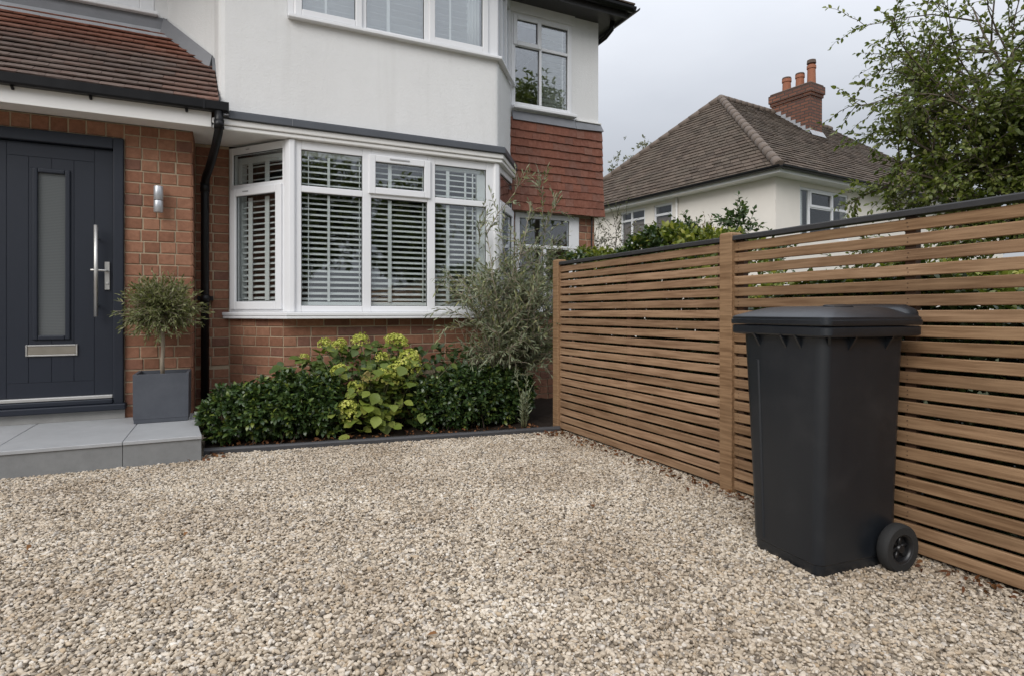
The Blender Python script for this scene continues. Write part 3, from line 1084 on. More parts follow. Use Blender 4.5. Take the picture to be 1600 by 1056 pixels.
obj('sill', mb, M['upvc'], wing_window, bevel=.007, seg=2)
# lead apron under the wing window, then the drip edge
mb = MB()
mb.add([(2.905, 6.045, 3.345), (3.74, 6.045, 3.345), (3.74, 6.012, 3.235), (2.905, 6.012, 3.235), (2.905, 6.06, 3.345), (3.74, 6.06, 3.345), (3.74, 6.06, 3.235), (2.905, 6.06, 3.235)],
       [(0, 3, 2, 1), (4, 5, 6, 7), (0, 1, 5, 4), (2, 3, 7, 6), (1, 2, 6, 5), (0, 4, 7, 3)])
mb.add([(3.745, 6.045, 3.335), (4.115, 6.045, 3.335), (4.135, 6.008, 3.25), (3.745, 6.008, 3.232), (3.745, 6.06, 3.335), (4.115, 6.06, 3.335), (4.135, 6.06, 3.25), (3.745, 6.06, 3.232)],
       [(0, 3, 2, 1), (4, 5, 6, 7), (0, 1, 5, 4), (2, 3, 7, 6), (1, 2, 6, 5), (0, 4, 7, 3)])
obj('lead_apron', mb, M['lead'], house)
mb = MB().box(3.75, 4.115, 6.03, 6.06, 3.338, 3.352)
obj('drip_edge', mb, M['fascia'], house)
# tile hanging
def tile_mesh(l, w, t, seed, curve=.002):
    rr = random.Random(seed)
    mb = MB()
    vs = []
    for z in (0, -l):
        for x in (-w / 2, 0, w / 2):
            for y in (0, t):
                vs.append((x + rr.uniform(-.0008, .0008), y + (curve if x == 0 else 0), z + (rr.uniform(-.003, .003) if z else 0)))
    # 0..5 top row, 6..11 bottom row; y=0 is the outer face (-y out)
    fs = [(0, 6, 8, 2), (2, 8, 10, 4), (1, 3, 9, 7), (3, 5, 11, 9), (6, 7, 9, 8), (8, 9, 11, 10), (0, 1, 7, 6), (4, 10, 11, 5), (0, 2, 3, 1), (2, 4, 5, 3)]
    return mb.add([(v[0], v[1] - (.0) , v[2]) for v in vs], fs).mesh('tile')
htm = []
for k in range(4):
    me = tile_mesh(.135, .1068, .016, 40 + k)
    me.materials.append(M['htile'])
    htm.append(me)
thw = MB().box(2.901, 4.09, 6.06, 6.10, 2.2, 3.33)
tile_wall = obj('tile_hung_wall', thw, M['mortar'], house)
rows = 11
for r_ in range(rows):
    z = 3.262 - r_ * (3.262 - 2.205 - .04) / rows
    x = 2.83 + (.054 if r_ % 2 else 0)
    flare = max(0, r_ - 6) * .006
    XE = 4.122 + .002 * r_
    while x - .054 < XE - .02:
        wd_ = .1075
        xc_ = x
        if x + .054 > XE:
            wd_ = XE - (x - .054)
            xc_ = x - .054 + wd_ / 2
        if x > 2.86:
            t = place('hanging_tile', htm[rnd.randrange(4)], (xc_, 6.034 - flare, z + rnd.uniform(-.003, .003)), tile_wall,
                      rot=(-R(8.5) + rnd.uniform(-.010, .010), 0, 0), scale=(wd_ / .1075, 1, 1))
            t['wear'] = rnd.choice([0.0, 0.0, .1, .25])
        x += .1085
# lower wing window, mostly behind the tall shrub
wlo = Wall((2.97, 6.095), (3.832, 6.095))
mb = MB()
wlo.box(mb, 0, .06, 1.06, 2.195, -.06, 0)
wlo.box(mb, .725, .862, 1.06, 2.195, -.06, 0)
wlo.box(mb, .06, .725, 1.06, 1.13, -.06, -.001)
wlo.box(mb, .06, .725, 2.135, 2.195, -.06, -.001)
wlo.box(mb, .06, .725, 1.79, 1.83, -.06, -.001)
wlo.box(mb, .37, .41, 1.13, 1.79, -.06, -.002)
low_window = obj('side_window', mb, M['upvc'], house, bevel=.005, seg=2)
gk = MB()
pane(wlo, .06, .725, 1.83, 2.135, -.02, 'glass', low_window)
pane(wlo, .06, .37, 1.13, 1.79, -.02, 'glass', low_window)
pane(wlo, .41, .725, 1.13, 1.79, -.02, 'glass', low_window)
obj('gasket', gk, M['gasket'], low_window)
mb = MB().box(2.96, 3.86, 6.04, 6.095, 1.03, 1.059)
obj('sill', mb, M['upvc'], low_window, bevel=.006)
mb = MB().tube([(4.0, 6.075, 2.2), (4.0, 6.07, 2.12), (4.005, 6.085, 2.02), (4.005, 6.085, 1.2)], .009, 6)
obj('cable', mb, M['soffit_dark'], house)

# ---- porch roof
ez, ey = 2.765, 5.40            # eaves
pitch = math.atan2(3.53 - 2.765, 6.09 - 5.42)
cs, sn = math.cos(pitch), math.sin(pitch)
rl = 1.03
mb = MB()
mb.add([(-3.4, 5.44, 2.70), (-.085, 5.44, 2.70), (-.135, 5.80, 2.70), (-.49, 6.1, 2.70), (-3.4, 6.1, 2.70),
        (-3.4, 5.44, 2.745), (-.085, 5.44, 2.745), (-.135, 5.80, 2.745 + .36 * sn / cs), (-.49, 6.1, 2.745 + .66 * sn / cs), (-3.4, 6.1, 2.745 + .66 * sn / cs)],
       [(4, 3, 2, 1, 0), (5, 6, 7, 8, 9), (0, 1, 6, 5), (1, 2, 7, 6), (2, 3, 8, 7), (3, 4, 9, 8), (4, 0, 5, 9)])
porch_roof = obj('porch_roof', mb, M['batten'], house)
rtm = {}
def roof_tile(w, seed):
    k = (round(w, 3), seed)
    if k not in rtm:
        me = tile_mesh(.125, w - .0015, .0115, hash(k) & 0xfff, curve=-.001)
        me.materials.append(M['rtile'])
        rtm[k] = me
    return rtm[k]
NROW = 14
gauge = rl / NROW
for r_ in range(NROW):
    # t = slope distance of the tile's lower edge from the eaves
    t_low = r_ * gauge - .012
    t_top = t_low + .125
    ty = 5.425 + (t_low + .06) * cs
    if ty < 5.80:
        xr = -.072 - (ty - 5.42) / .38 * .045
    else:
        xr = -.117 - (ty - 5.80) / .30 * .36
    x = -.072 - (r_ % 2) * .0825
    right = xr
    xs = []
    edge = -3.3
    a = right
    first = .165 - (abs(right + .072) + (r_ % 2) * .0825) % .165
    cut = True
    while a > edge:
        wdt = first if cut and first > .03 else .165
        cut = False
        xs.append((a - wdt, a))
        a -= wdt
    for (xa, xb) in xs:
        c = ((xa + xb) / 2, 5.425 + t_top * cs, 2.765 + t_top * sn)
        t = place('roof_tile', roof_tile(round((xb - xa) / .004) * .004, rnd.randrange(3)), c, porch_roof,
                  rot=(-(math.pi / 2 - pitch) - R(17) + rnd.uniform(-.014, .014), 0, rnd.uniform(-.005, .005)))
        wear = (.95, .95, 1, 1, 1, 1, .95, .85, .6, .35, .15, .05, .05, .05)[r_]
        t['wear'] = max(0, wear + rnd.uniform(-.12, .12) - max(0, (xb + .5)) * .7)
# lead: apron on the top course, upstand, stepped cover down the splay
mb = MB()
def slope_z(y):
    return 2.765 + (y - 5.425) * sn / cs
y0, y1 = 6.0, 6.095
mb.add([(-3.4, y0, slope_z(y0) + .045), (-.43, y0, slope_z(y0) + .045), (-.50, y1, slope_z(y1) + .045), (-3.4, y1, slope_z(y1) + .045),
        (-3.4, y0, slope_z(y0) + .03), (-.43, y0, slope_z(y0) + .03), (-.50, y1, slope_z(y1) + .03), (-3.4, y1, slope_z(y1) + .03)],
       [(0, 1, 2, 3), (7, 6, 5, 4), (0, 4, 5, 1), (1, 5, 6, 2), (2, 6, 7, 3), (3, 7, 4, 0)])
obj('lead_apron', mb, M['pale_lead'], house)
mb = MB().box(-3.4, -.5, 6.082, 6.099, slope_z(6.09), 3.664)
obj('lead_upstand', mb, M['lead'], house)
mb = MB()
wa, wb_ = Wall((-.52, 6.09), (-.128, 5.775)), None
w = wa
zt, zb = slope_z(6.09) + .02, slope_z(5.775) + .015
top = [w.P(0, zt + .125, .012), w.P(w.len, zb + .105, .012), w.P(w.len, zb + .105, .0), w.P(0, zt + .125, .0)]
bot = [w.P(0, zt - .02, .05), w.P(w.len, zb - .02, .05), w.P(w.len, zb - .03, .0), w.P(0, zt - .03, .0)]
mb.add(bot + top, [(0, 1, 5, 4), (1, 2, 6, 5), (2, 3, 7, 6), (3, 0, 4, 7), (4, 5, 6, 7), (3, 2, 1, 0)])
obj('lead_soaker', mb, M['lead'], house)
mb = MB()
mb.add([(-.135, 5.77, slope_z(5.77) + .12), (-.095, 5.73, slope_z(5.73) + .12), (-.088, 5.69, slope_z(5.69) + .03), (-.13, 5.72, slope_z(5.72) + .03),
        (-.125, 5.79, slope_z(5.77) + .11), (-.088, 5.75, slope_z(5.73) + .11), (-.08, 5.71, slope_z(5.69) + .03), (-.12, 5.74, slope_z(5.72) + .03)],
       [(0, 3, 2, 1), (4, 5, 6, 7), (0, 1, 5, 4), (1, 2, 6, 5), (2, 3, 7, 6), (3, 0, 4, 7)])
obj('lead_corner', mb, M['lead_dark'], house)
# fascia, gutter, downpipe
mb = MB().box(-3.4, -.131, 5.44, 5.459, 2.566, 2.70)
obj('fascia', mb, M['fascia'], house, bevel=.003)
def gutter_profile(y, z, r, n=8, t=.004):
    out = [(y - r * math.cos(math.pi * k / n), z - r * .95 * math.sin(math.pi * k / n) ** .8) for k in range(n + 1)]
    inn = [(y - (r - t) * math.cos(math.pi * k / n), z - (r - t) * .95 * math.sin(math.pi * k / n) ** .8) for k in range(n, -1, -1)]
    return out + inn
prof = [(5.362, 2.765), (5.366, 2.70), (5.382, 2.688), (5.435, 2.688), (5.437, 2.765), (5.431, 2.765), (5.430, 2.695), (5.388, 2.695), (5.373, 2.703), (5.369, 2.765)]
mb = MB().loft([[(x, p[0], p[1]) for p in prof] for x in (-3.4, -.002)])
mb.box(-.012, -.001, 5.364, 5.437, 2.69, 2.764)
mb.box(-.19, -.175, 5.358, 5.362, 2.69, 2.768)
gutter = obj('gutter', mb, M['black'], house)
mb = MB()
for x in (-.31, -.95, -1.42, -2.2):
    mb.tube([(x, 5.41, 2.687), (x, 5.43, 2.672), (x, 5.438, 2.67)], .011, 6)
obj('gutter_bracket', mb, M['black'], gutter)
mb = MB()
mb.tube([(-.075, 5.40, 2.69), (-.075, 5.40, 2.60), (-.078, 5.41, 2.53), (-.10, 5.55, 2.455), (-.15, 5.80, 2.33), (-.19, 5.96, 2.25), (-.196, 6.0, 2.20), (-.197, 6.0, 2.10), (-.197, 6.0, .02)],
        .034, 14)
for z in (2.56, 2.24):
    pass
mb.tube([(-.075, 5.40, 2.62), (-.075, 5.40, 2.55)], .039, 14)
mb.tube([(-.197, 6.0, 2.21), (-.197, 6.0, 2.13)], .039, 14)
mb.tube([(-.197, 6.0, 1.20), (-.197, 6.0, 1.13)], .039, 14)
mb.box(-.26, -.13, 6.03, 6.10, 1.15, 1.19)
obj('downpipe', mb, M['black'], house)

# ---- main roof and eaves
mb = MB()
mb.box(2.75, 4.29, 5.78, 6.06, 4.585, 4.60)
mb.box(4.087, 4.29, 6.06, 12, 4.585, 4.60)
mb.box(HX0, 2.75, 5.15, 6.1, 4.70, 4.715)
obj('eaves_soffit', mb, M['soffit_dark'], house)
mb = MB()
mb.box(2.75, 4.29, 5.765, 5.779, 4.56, 4.70)
mb.box(4.291, 4.305, 5.765, 12, 4.56, 4.70)
mb.box(HX0, 2.75, 5.13, 5.149, 4.68, 4.82)
obj('eaves_fascia', mb, M['soffit_dark'], house)
mb = MB()
prof2 = gutter_profile(5.71, 4.665, .055)
mb.loft([[(x, p[0], p[1]) for p in prof2] for x in (2.75, 4.36)])
mb.loft([[(4.36 + (p[0] - 5.71), y, p[1]) for p in prof2] for y in (5.66, 12)])
mb.loft([[(x, p[0] - .635, p[1] + .12) for p in prof2] for x in (HX0, 2.72)])
mb.tube([(4.22, 5.95, 4.60), (4.22, 5.97, 4.50), (4.17, 6.03, 4.42), (4.13, 6.2, 4.38), (4.12, 6.3, 4.34), (4.12, 6.3, .1)], .03, 10)
obj('eaves_gutter', mb, M['black'], house)
mb = MB()
zr = 8.2
mb.add([(HX0, 5.12, 4.80), (2.72, 5.12, 4.80), (2.72, 5.74, 4.70), (4.34, 5.74, 4.70), (4.34, 12.4, 4.70), (HX0, 12.4, 4.70), (HX0, 9.0, zr), (1.2, 9.0, zr), (2.72, 9.0, 7.0)],
       [(0, 1, 8, 7, 6), (2, 3, 7, 8), (3, 4, 7), (4, 5, 6, 7), (1, 2, 8), (0, 6, 5)])
main_roof = obj('main_roof', mb, M['froof'], house)
mb = MB()
for i in range(14):
    x = 2.80 + i * .112
    if x < 4.36:
        mb.box(x, x + .108, 5.69, 5.86, 4.705 + rnd.uniform(-.003, .003), 4.722)
obj('eaves_tiles', mb, M['froof'], house, kind='stuff')

# ---- front door
mb = MB()
DL, DR = -1.742, -.775
mb.box(DR - .072, DR, 5.69, 5.78, .262, 2.457)
mb.box(DL, DL + .072, 5.69, 5.78, .262, 2.457)
mb.box(DL + .072, DR - .072, 5.69, 5.78, 2.365, 2.457)
mb.box(DL, DR + .02, 5.645, 5.78, .262, .312)
mb.box(DL + .072, DR - .072, 5.68, 5.78, .312, .352)
door_frame = obj('door_frame', mb, M['door'], house, bevel=.008, seg=2)
a, b_ = DL + .075, DR - .075
zl, zh = .372, 2.360
gx0, gx1, gz0, gz1 = -1.345, -1.165, .86, 2.135
mb = MB()
YD = 5.735
mb.box(a, gx0, YD, YD + .045, zl, zh)
mb.box(gx1, b_, YD, YD + .045, zl, zh)
mb.box(gx0, gx1, YD, YD + .045, zl, gz0)
mb.box(gx0, gx1, YD, YD + .045, gz1, zh)
door = obj('door', mb, M['door'], house)
mb = MB()                                # raised planks in the middle of the leaf, with grooves between
def plank(x0, x1, zz0, zz1):
    mb.box(x0, x1, YD - .0032, YD - .0003, zz0, zz1)
g = .003
px = [-1.535, -1.40, -1.256, -1.112, -.978]
for i in range(4):
    x0, x1 = px[i] + g / 2, px[i + 1] - g / 2
    ov = not (x1 < gx0 - .02 or x0 > gx1 + .02)
    if ov:
        plank(x0, x1, .50, gz0 - .03)
        plank(x0, x1, gz1 + .03, 2.25)
        if x0 < gx0 - .03:
            plank(x0, gx0 - .028, gz0 - .03, gz1 + .03)
        if x1 > gx1 + .03:
            plank(gx1 + .028, x1, gz0 - .03, gz1 + .03)
    else:
        plank(x0, x1, .50, 2.25)
plank(a + .002, px[0] - g / 2, zl + .002, zh - .002)
plank(px[4] + g / 2, b_ - .002, zl + .002, zh - .002)
plank(px[0] + g / 2, px[4] - g / 2, zl + .002, .50 - g)
plank(px[0] + g / 2, px[4] - g / 2, 2.25 + g, zh - .002)
obj('panelling', mb, M['door'], door, bevel=.0012)
mb = MB()
wd = Wall((gx0 - .03, YD), (gx1 + .03, YD))
bars(wd, mb, 0, wd.len, gz0 - .03, gz1 + .03, .0005, .018, .034)
obj('glazing_bead', mb, M['door'], door, bevel=.008, seg=2)
def frosted():
    b = NB('frosted_door_glass')
    v = b.coords('Object', (1, 1, 1))
    n = b.noise(v, 60, 3)
    w_ = b.n('ShaderNodeTexWave', bands_direction='Z')
    w_.inputs['Scale'].default_value = 26
    w_.inputs['Distortion'].default_value = .4
    b.l(v, w_.inputs['Vector'])
    c = b.mix(w_.outputs['Fac'], (.085, .092, .095), (.115, .122, .122))
    b.bump(b.math('ADD', n, w_.outputs['Fac']), .1, .002)
    return b.set(**{'Base Color': c, 'Roughness': .16, 'Specular IOR Level': .6})
mb = MB().box(gx0 + .0005, gx1 - .0005, YD + .006, YD + .012, gz0, gz1)
obj('glass', mb, frosted(), door)
mb = MB()
hx = -.957
mb.tube([(hx, 5.665, 1.01), (hx, 5.665, 1.738)], .0145, 14)
mb.tube([(hx, 5.665, 1.10), (hx, 5.733, 1.10)], .009, 10)
mb.tube([(hx, 5.665, 1.64), (hx, 5.733, 1.64)], .009, 10)
obj('pull_handle', mb, M['steel'], door)
mb = MB()
mb.box(-.908, -.872, 5.716, 5.7302, 1.225, 1.452)
mb.tube([(-.889, 5.722, 1.378), (-.889, 5.675, 1.378)], .010, 10)
mb.tube([(-.887, 5.675, 1.378), (-.96, 5.672, 1.380), (-.995, 5.676, 1.381)], .0095, 10)
mb.tube([(-.889, 5.718, 1.275), (-.889, 5.709, 1.275)], .010, 12)
obj('lever_handle', mb, M['steel'], door, bevel=.003)
mb = MB()
wlx = Wall((-1.418, YD - .0046), (-1.087, YD - .0046))
bars(wlx, mb, 0, wlx.len, .704, .793, .0005, .012, .012)
letterbox = obj('letterbox', mb, M['steel'], door, bevel=.003)
mb = MB()
wlx.box(mb, .0125, wlx.len - .0125, .7165, .7805, .0005, .008)
obj('flap', mb, plain('champagne_metal', (.42, .39, .34), .35, .06, 30, metal=1.0), letterbox, bevel=.002)
mb = MB()
mb.box(a, b_ + .003, 5.688, 5.734, .353, .383)
obj('weather_bar', mb, M['steel'], door, bevel=.006)

# ------------------------------------------------------------------ wall light
wlx = thing('wall_light', 'grey metal cylinder wall light on the brick beside the front door', 'lamp', (-.527, 5.72, 1.975))
mb = MB()
lx, ly = -.527, 5.655
mb.tube([(lx, ly, 1.868), (lx, ly, 1.872), (lx, ly, 1.964), (lx, ly, 1.966)], [.031, .0345, .0345, .033], 24)
mb.tube([(lx, ly, 1.970), (lx, ly, 1.972), (lx, ly, 2.082), (lx, ly, 2.086)], [.033, .0345, .0345, .031], 24)
obj('cylinder', mb, M['grey_metal'], wlx)
mb = MB().tube([(lx, ly, 1.965), (lx, ly, 1.971)], .029, 20)
obj('collar', mb, M['black'], wlx)
mb = MB().box(lx - .022, lx + .022, 5.686, 5.718, 1.93, 2.01)
obj('bracket', mb, M['grey_metal'], wlx, bevel=.003)

# ------------------------------------------------------------------ front step
step = thing('front_step', 'broad grey stone step in front of the dark door', 'step', (-1.2, 5.2, 0))
mb = MB()
def yf(x):
    return 4.66
xr0, xr1 = -.172, -.268
core = MB().prism([(-3.0, 4.68), (xr0 - .02, 4.68), (xr1 - .012, 5.719), (-3.0, 5.719)], 0, .16)
obj('step_core', core, M['concrete'], step)
cuts = [-3.0, -2.03, -1.335, -.640, xr0]
for i in range(4):
    x0, x1 = cuts[i] + .0015, cuts[i + 1] - (.0015 if i < 3 else 0)
    xb = x1 if i < 3 else xr1
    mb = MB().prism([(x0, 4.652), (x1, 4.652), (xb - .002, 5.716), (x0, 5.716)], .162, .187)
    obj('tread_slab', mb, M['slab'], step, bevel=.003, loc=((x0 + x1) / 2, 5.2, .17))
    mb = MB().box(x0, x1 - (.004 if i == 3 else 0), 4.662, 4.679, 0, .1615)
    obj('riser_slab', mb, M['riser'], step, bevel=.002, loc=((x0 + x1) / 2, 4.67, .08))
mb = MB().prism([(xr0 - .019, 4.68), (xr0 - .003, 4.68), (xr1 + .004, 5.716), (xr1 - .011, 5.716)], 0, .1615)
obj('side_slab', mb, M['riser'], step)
mb = MB().box(-1.76, -.768, 5.702, 5.758, .1875, .2615)
obj('threshold_riser', mb, M['concrete'], step)

# ------------------------------------------------------------------ foliage helpers
def unit(a):
    return a / np.maximum(np.linalg.norm(a, axis=-1, keepdims=True), 1e-9)

def leaves(pos, dirs, L, W, r, curl=.15, fold=.25, wide=.4):
    """one folded leaf (4 triangles) per row; returns V, T"""
    n = len(pos)
    d = unit(np.asarray(dirs, float))
    up = unit(r.normal(size=(n, 3)) * .6 + np.array([0, 0, 1.0]))
    side = unit(np.cross(d, up))
    nr = np.cross(side, d)
    L = np.broadcast_to(L, (n,))[:, None]
    W = np.broadcast_to(W, (n,))[:, None]
    p = np.asarray(pos, float)
    base = p
    a = p + d * L * .38 - nr * curl * L * .08
    b = p + d * L * .74 - nr * curl * L * .42
    tip = p + d * L - nr * curl * L * 1.0
    f = nr * W * fold
    V = np.stack([base, a - side * W * .5 + f, a + side * W * .5 + f, b - side * W * wide + f * .6, b + side * W * wide + f * .6, tip], 1).reshape(-1, 3)
    t = np.array([[0, 2, 1], [1, 2, 4], [1, 4, 3], [3, 4, 5]])
    T = (np.arange(n)[:, None, None] * 6 + t[None]).reshape(-1, 3)
    return V, T

def rosettes(pos, axis, k, spread, r):
    """k leaf directions round each shoot"""
    n = len(pos)
    ax = unit(np.asarray(axis, float))
    o1 = unit(np.cross(ax, r.normal(size=(n, 3))))
    o2 = np.cross(ax, o1)
    P, D = [], []
    for i in range(k):
        ph = i * 2.4 + r.uniform(0, .8, n)
        sp = spread * (.55 + .6 * (i / max(1, k - 1))) + r.normal(0, .12, n)
        sp = sp[:, None]
        D.append(ax * np.cos(sp) + (o1 * np.cos(ph)[:, None] + o2 * np.sin(ph)[:, None]) * np.sin(sp))
        P.append(np.asarray(pos) - ax * (.006 + .026 * i / max(1, k)))
    return np.concatenate(P), np.concatenate(D)

def lumpy(n, c, rad, r, lump=.2, rmin=.55, seed=0, zcut=None):
    """points through the outer part of an uneven blob, and their outward directions"""
    d = unit(r.normal(size=(n * 3, 3)))
    rr = np.random.default_rng(seed)
    ks = rr.normal(size=(7, 3)) * 2.6
    ph = rr.uniform(0, 6.28, 7)
    bump = np.sin(d @ ks.T + ph).mean(1) * 2.2 * lump
    t = (rmin + (1 - rmin) * r.uniform(0, 1, n * 3) ** .6) * (1 + bump)
    p = np.array(c) + d * t[:, None] * np.array(rad)
    keep = np.ones(len(p), bool)
    if zcut is not None:
        keep = p[:, 2] > zcut
    p, d = p[keep][:n], d[keep][:n]
    return p, unit(d / np.array(rad))

def twig_path(p, d, L, n, r, wob=.2, droop=0.0):
    pts = [np.array(p, float)]
    d = unit(np.array(d, float))
    for i in range(n):
        d = unit(d + r.normal(0, wob, 3) + np.array([0, 0, -droop]))
        pts.append(pts[-1] + d * L / n)
    return np.array(pts)

def along(pts, k, r, ang=.9, start=.2):
    """k alternate leaves along a twig: positions and directions"""
    seg = len(pts) - 1
    P, D = [], []
    for i in range(k):
        t = start + (1 - start) * (i + r.uniform(0, .6)) / k
        t = min(t, .999) * seg
        j = int(t)
        q = pts[j] + (pts[j + 1] - pts[j]) * (t - j)
        tg = unit(pts[j + 1] - pts[j])
        o = unit(np.cross(tg, r.normal(size=3)))
        a = ang * r.uniform(.6, 1.25)
        P.append(q)
        D.append(tg * math.cos(a) + o * math.sin(a))
    P.append(pts[-1]); D.append(unit(pts[-1] - pts[-2]))
    return P, D

# ------------------------------------------------------------------ planter and olive
pl = thing('planter', 'square slate-grey planter on the step under the clipped olive', 'planter', (-.478, 5.515, .187))
mb = MB()
x0, x1, y0, y1, zb_, zt_ = -.668, -.290, 5.335, 5.700, .189, .567
def ring(i, z):
    return [(x0 + i, y0 + i, z), (x1 - i, y0 + i, z), (x1 - i, y1 - i, z), (x0 + i, y1 - i, z)]
mb.loft([ring(.006, zb_), ring(.004, zb_ + .03), ring(.002, zb_ + .032), ring(0, zt_), ring(.022, zt_), ring(.024, zt_ - .06)], cap0=True, cap1=False)
obj('pot', mb, M['planter'], pl, bevel=.003, seg=2)
so = MB()
n = 10
vs = [(x0 + .022 + (x1 - x0 - .044) * i / n, y0 + .022 + (y1 - y0 - .044) * j / n, zt_ - .035 + rnd.uniform(-.006, .010)) for j in range(n + 1) for i in range(n + 1)]
fs = [(j * (n + 1) + i, j * (n + 1) + i + 1, (j + 1) * (n + 1) + i + 1, (j + 1) * (n + 1) + i) for j in range(n) for i in range(n)]
so.add(vs, fs)
obj('soil', so, M['soil'], pl)

r = np.random.default_rng(21)
ol = thing('olive_tree', 'small clipped olive with a round crown and pale thin trunk, in the planter', 'tree', (-.485, 5.52, .535))
mb = MB()
mb.tube([(-.485, 5.52, .53), (-.488, 5.522, .65), (-.482, 5.518, .78), (-.487, 5.521, .92), (-.485, 5.52, 1.02)], [.0165, .015, .0145, .0145, .013], 9)
cc = np.array([-.485, 5.50, 1.105])
LP, LD = [], []
for i in range(360):
    d = unit(r.normal(size=3) * np.array([1.1, 1.1, 1.05]))
    if d[2] < -.85:
        d[2] *= -.6
    st_ = cc + d * r.uniform(.0, .10) * np.array([1, 1, .8]) + np.array([0, 0, -.03])
    Lt = r.uniform(.14, .25) * (1.08 if abs(d[2]) < .4 else 1.0)
    pts = twig_path(st_, d, Lt, 4, r, .16, -.02)
    mb.tube(pts, [.0035, .003, .0024, .0018, .001], 3)
    P, D = along(pts, 17, r, .75, .1)
    LP += P; LD += D
for i in range(10):
    d = unit(r.normal(size=3) + np.array([0, 0, .4]))
    mb.tube([(-.485, 5.52, .96), cc + d * .06, cc + d * .16], [.008, .006, .003], 5)
obj('trunk', mb, M['pale_bark'], ol)
LP, LD = np.array(LP), np.array(LD)
V, T = leaves(LP, LD, r.uniform(.030, .052, len(LP)), r.uniform(.0085, .0125, len(LP)), r, .12, .15)
tri_obj('crown', V, T, M['olive'], ol, kind='stuff')

# ------------------------------------------------------------------ bed edging
mb = MB()
pa, pb = Vector((-.165, 4.842, 0)), Vector((2.60, 4.455, 0))
dd = (pb - pa).normalized(); nn = Vector((dd.y, -dd.x, 0))
prof = [(-.022, -.02), (.022, -.02), (.022, .04), (.014, .052), (0, .056), (-.014, .052), (-.022, .04)]
rings = []
for i in range(13):
    q = pa + (pb - pa) * i / 12 + nn * rnd.uniform(-.004, .004)
    rings.append([(q.x + nn.x * a, q.y + nn.y * a, z + rnd.uniform(-.002, .002)) for a, z in prof])
mb.loft(rings, smooth=False)
tag(obj('bed_edging', mb, plain('charcoal_edging', (.045, .045, .048), .55, .25, 12, .2)), 'low dark grey edging between the flower bed and the gravel', 'edging')

# ------------------------------------------------------------------ shrubs in the bed
def dense_shrub(name, label, blobs, nshoots, mat, seed, L=(.03, .05), W=.5, k=8, inner=.25):
    r = np.random.default_rng(seed)
    c0 = np.mean([b[0] for b in blobs], 0)
    t = thing(name, label, 'shrub', (c0[0], c0[1], .03))
    P, D = [], []
    tot = sum(b[1][0] * b[1][1] * b[1][2] for b in blobs)
    for i, (c, rad) in enumerate(blobs):
        n = int(nshoots * (rad[0] * rad[1] * rad[2]) / tot)
        p, d = lumpy(n, c, rad, r, .16, .45, seed + i, zcut=.05)
        d = unit(d + np.array([0, -.25, .55]) + r.normal(0, .3, p.shape))
        p2, d2 = rosettes(p, d, k, 1.0, r)
        P.append(p2); D.append(d2)
    P, D = np.concatenate(P), np.concatenate(D)
    Ls = r.uniform(L[0], L[1], len(P))
    V, T = leaves(P, D, Ls, Ls * W, r, .18, .22)
    tri_obj('foliage', V, T, mat, t, kind='stuff')
    mb = MB()
    for c, rad in blobs:
        for i in range(16):
            d = unit(np.array([r.normal(0, .8), r.normal(0, .7), r.uniform(.6, 1.3)]))
            b0 = np.array([c[0] + r.normal(0, rad[0] * .22), c[1] + r.normal(0, rad[1] * .22), .02])
            q = np.array(c) + d * np.array(rad) * .8
            m = (b0 + q) / 2 + r.normal(0, .03, 3)
            mb.tube([b0, m, q], [.008, .005, .002], 4)
    obj('stems', mb, M['bark'], t)
    return t

dense_shrub('evergreen_shrub', 'glossy dark green low shrub beside the grey step and drainpipe',
            [((-.02, 5.12, .25), (.17, .22, .24)), ((.18, 5.09, .26), (.22, .27, .25)), ((.46, 5.08, .28), (.24, .29, .26)), ((.70, 5.06, .28), (.19, .26, .25))], 1600, M['shrub'], 31, L=(.038, .066), W=.46)
dense_shrub('evergreen_shrub', 'deep green low shrub in the bed corner nearest the fence',
            [((1.60, 4.95, .26), (.21, .25, .25)), ((1.80, 4.95, .28), (.25, .28, .26)), ((2.02, 4.95, .30), (.25, .28, .27)), ((2.26, 4.98, .29), (.19, .26, .26)), ((2.44, 5.0, .27), (.17, .26, .24))], 1900, M['shrub2'], 37, L=(.036, .062), W=.46)

# flowering shrub with large leaves: every leaf and flower head its own part
r = np.random.default_rng(55)
hy = thing('hydrangea_bush', 'lime-flowered bush with large pale leaves in the middle of the bed', 'bush', (1.18, 5.1, .03))
def big_leaf(seed):
    rr = random.Random(seed)
    mb = MB()
    prof = [(0, .0), (.12, .26), (.3, .44), (.5, .47), (.7, .36), (.88, .16), (1.0, 0)]
    cols = []
    vs = []
    for (t, w) in prof:
        zc = -.22 * t * t + .05 * math.sin(t * 5 + seed)
        for sx in (-1, 0, 1):
            ww = w * (1 + rr.uniform(-.08, .08))
            vs.append((sx * ww, t, zc + (.10 * w * 2 if sx else 0) + rr.uniform(-.012, .012)))
    fs = []
    for j in range(len(prof) - 1):
        for i in (0, 1):
            fs.append((j * 3 + i, j * 3 + i + 1, j * 3 + i + 4, j * 3 + i + 3))
    mb.add(vs, fs, True)
    me = mb.mesh('leaf')
    me.materials.append(M['hyd'])
    return me
leaf_meshes = [big_leaf(k) for k in range(4)]
def orient(d, up):
    d = Vector(d).normalized()
    u = Vector(up)
    x = d.cross(u).normalized()
    z = x.cross(d)
    return Matrix((x, d, z)).transposed().to_euler()
stems = MB()
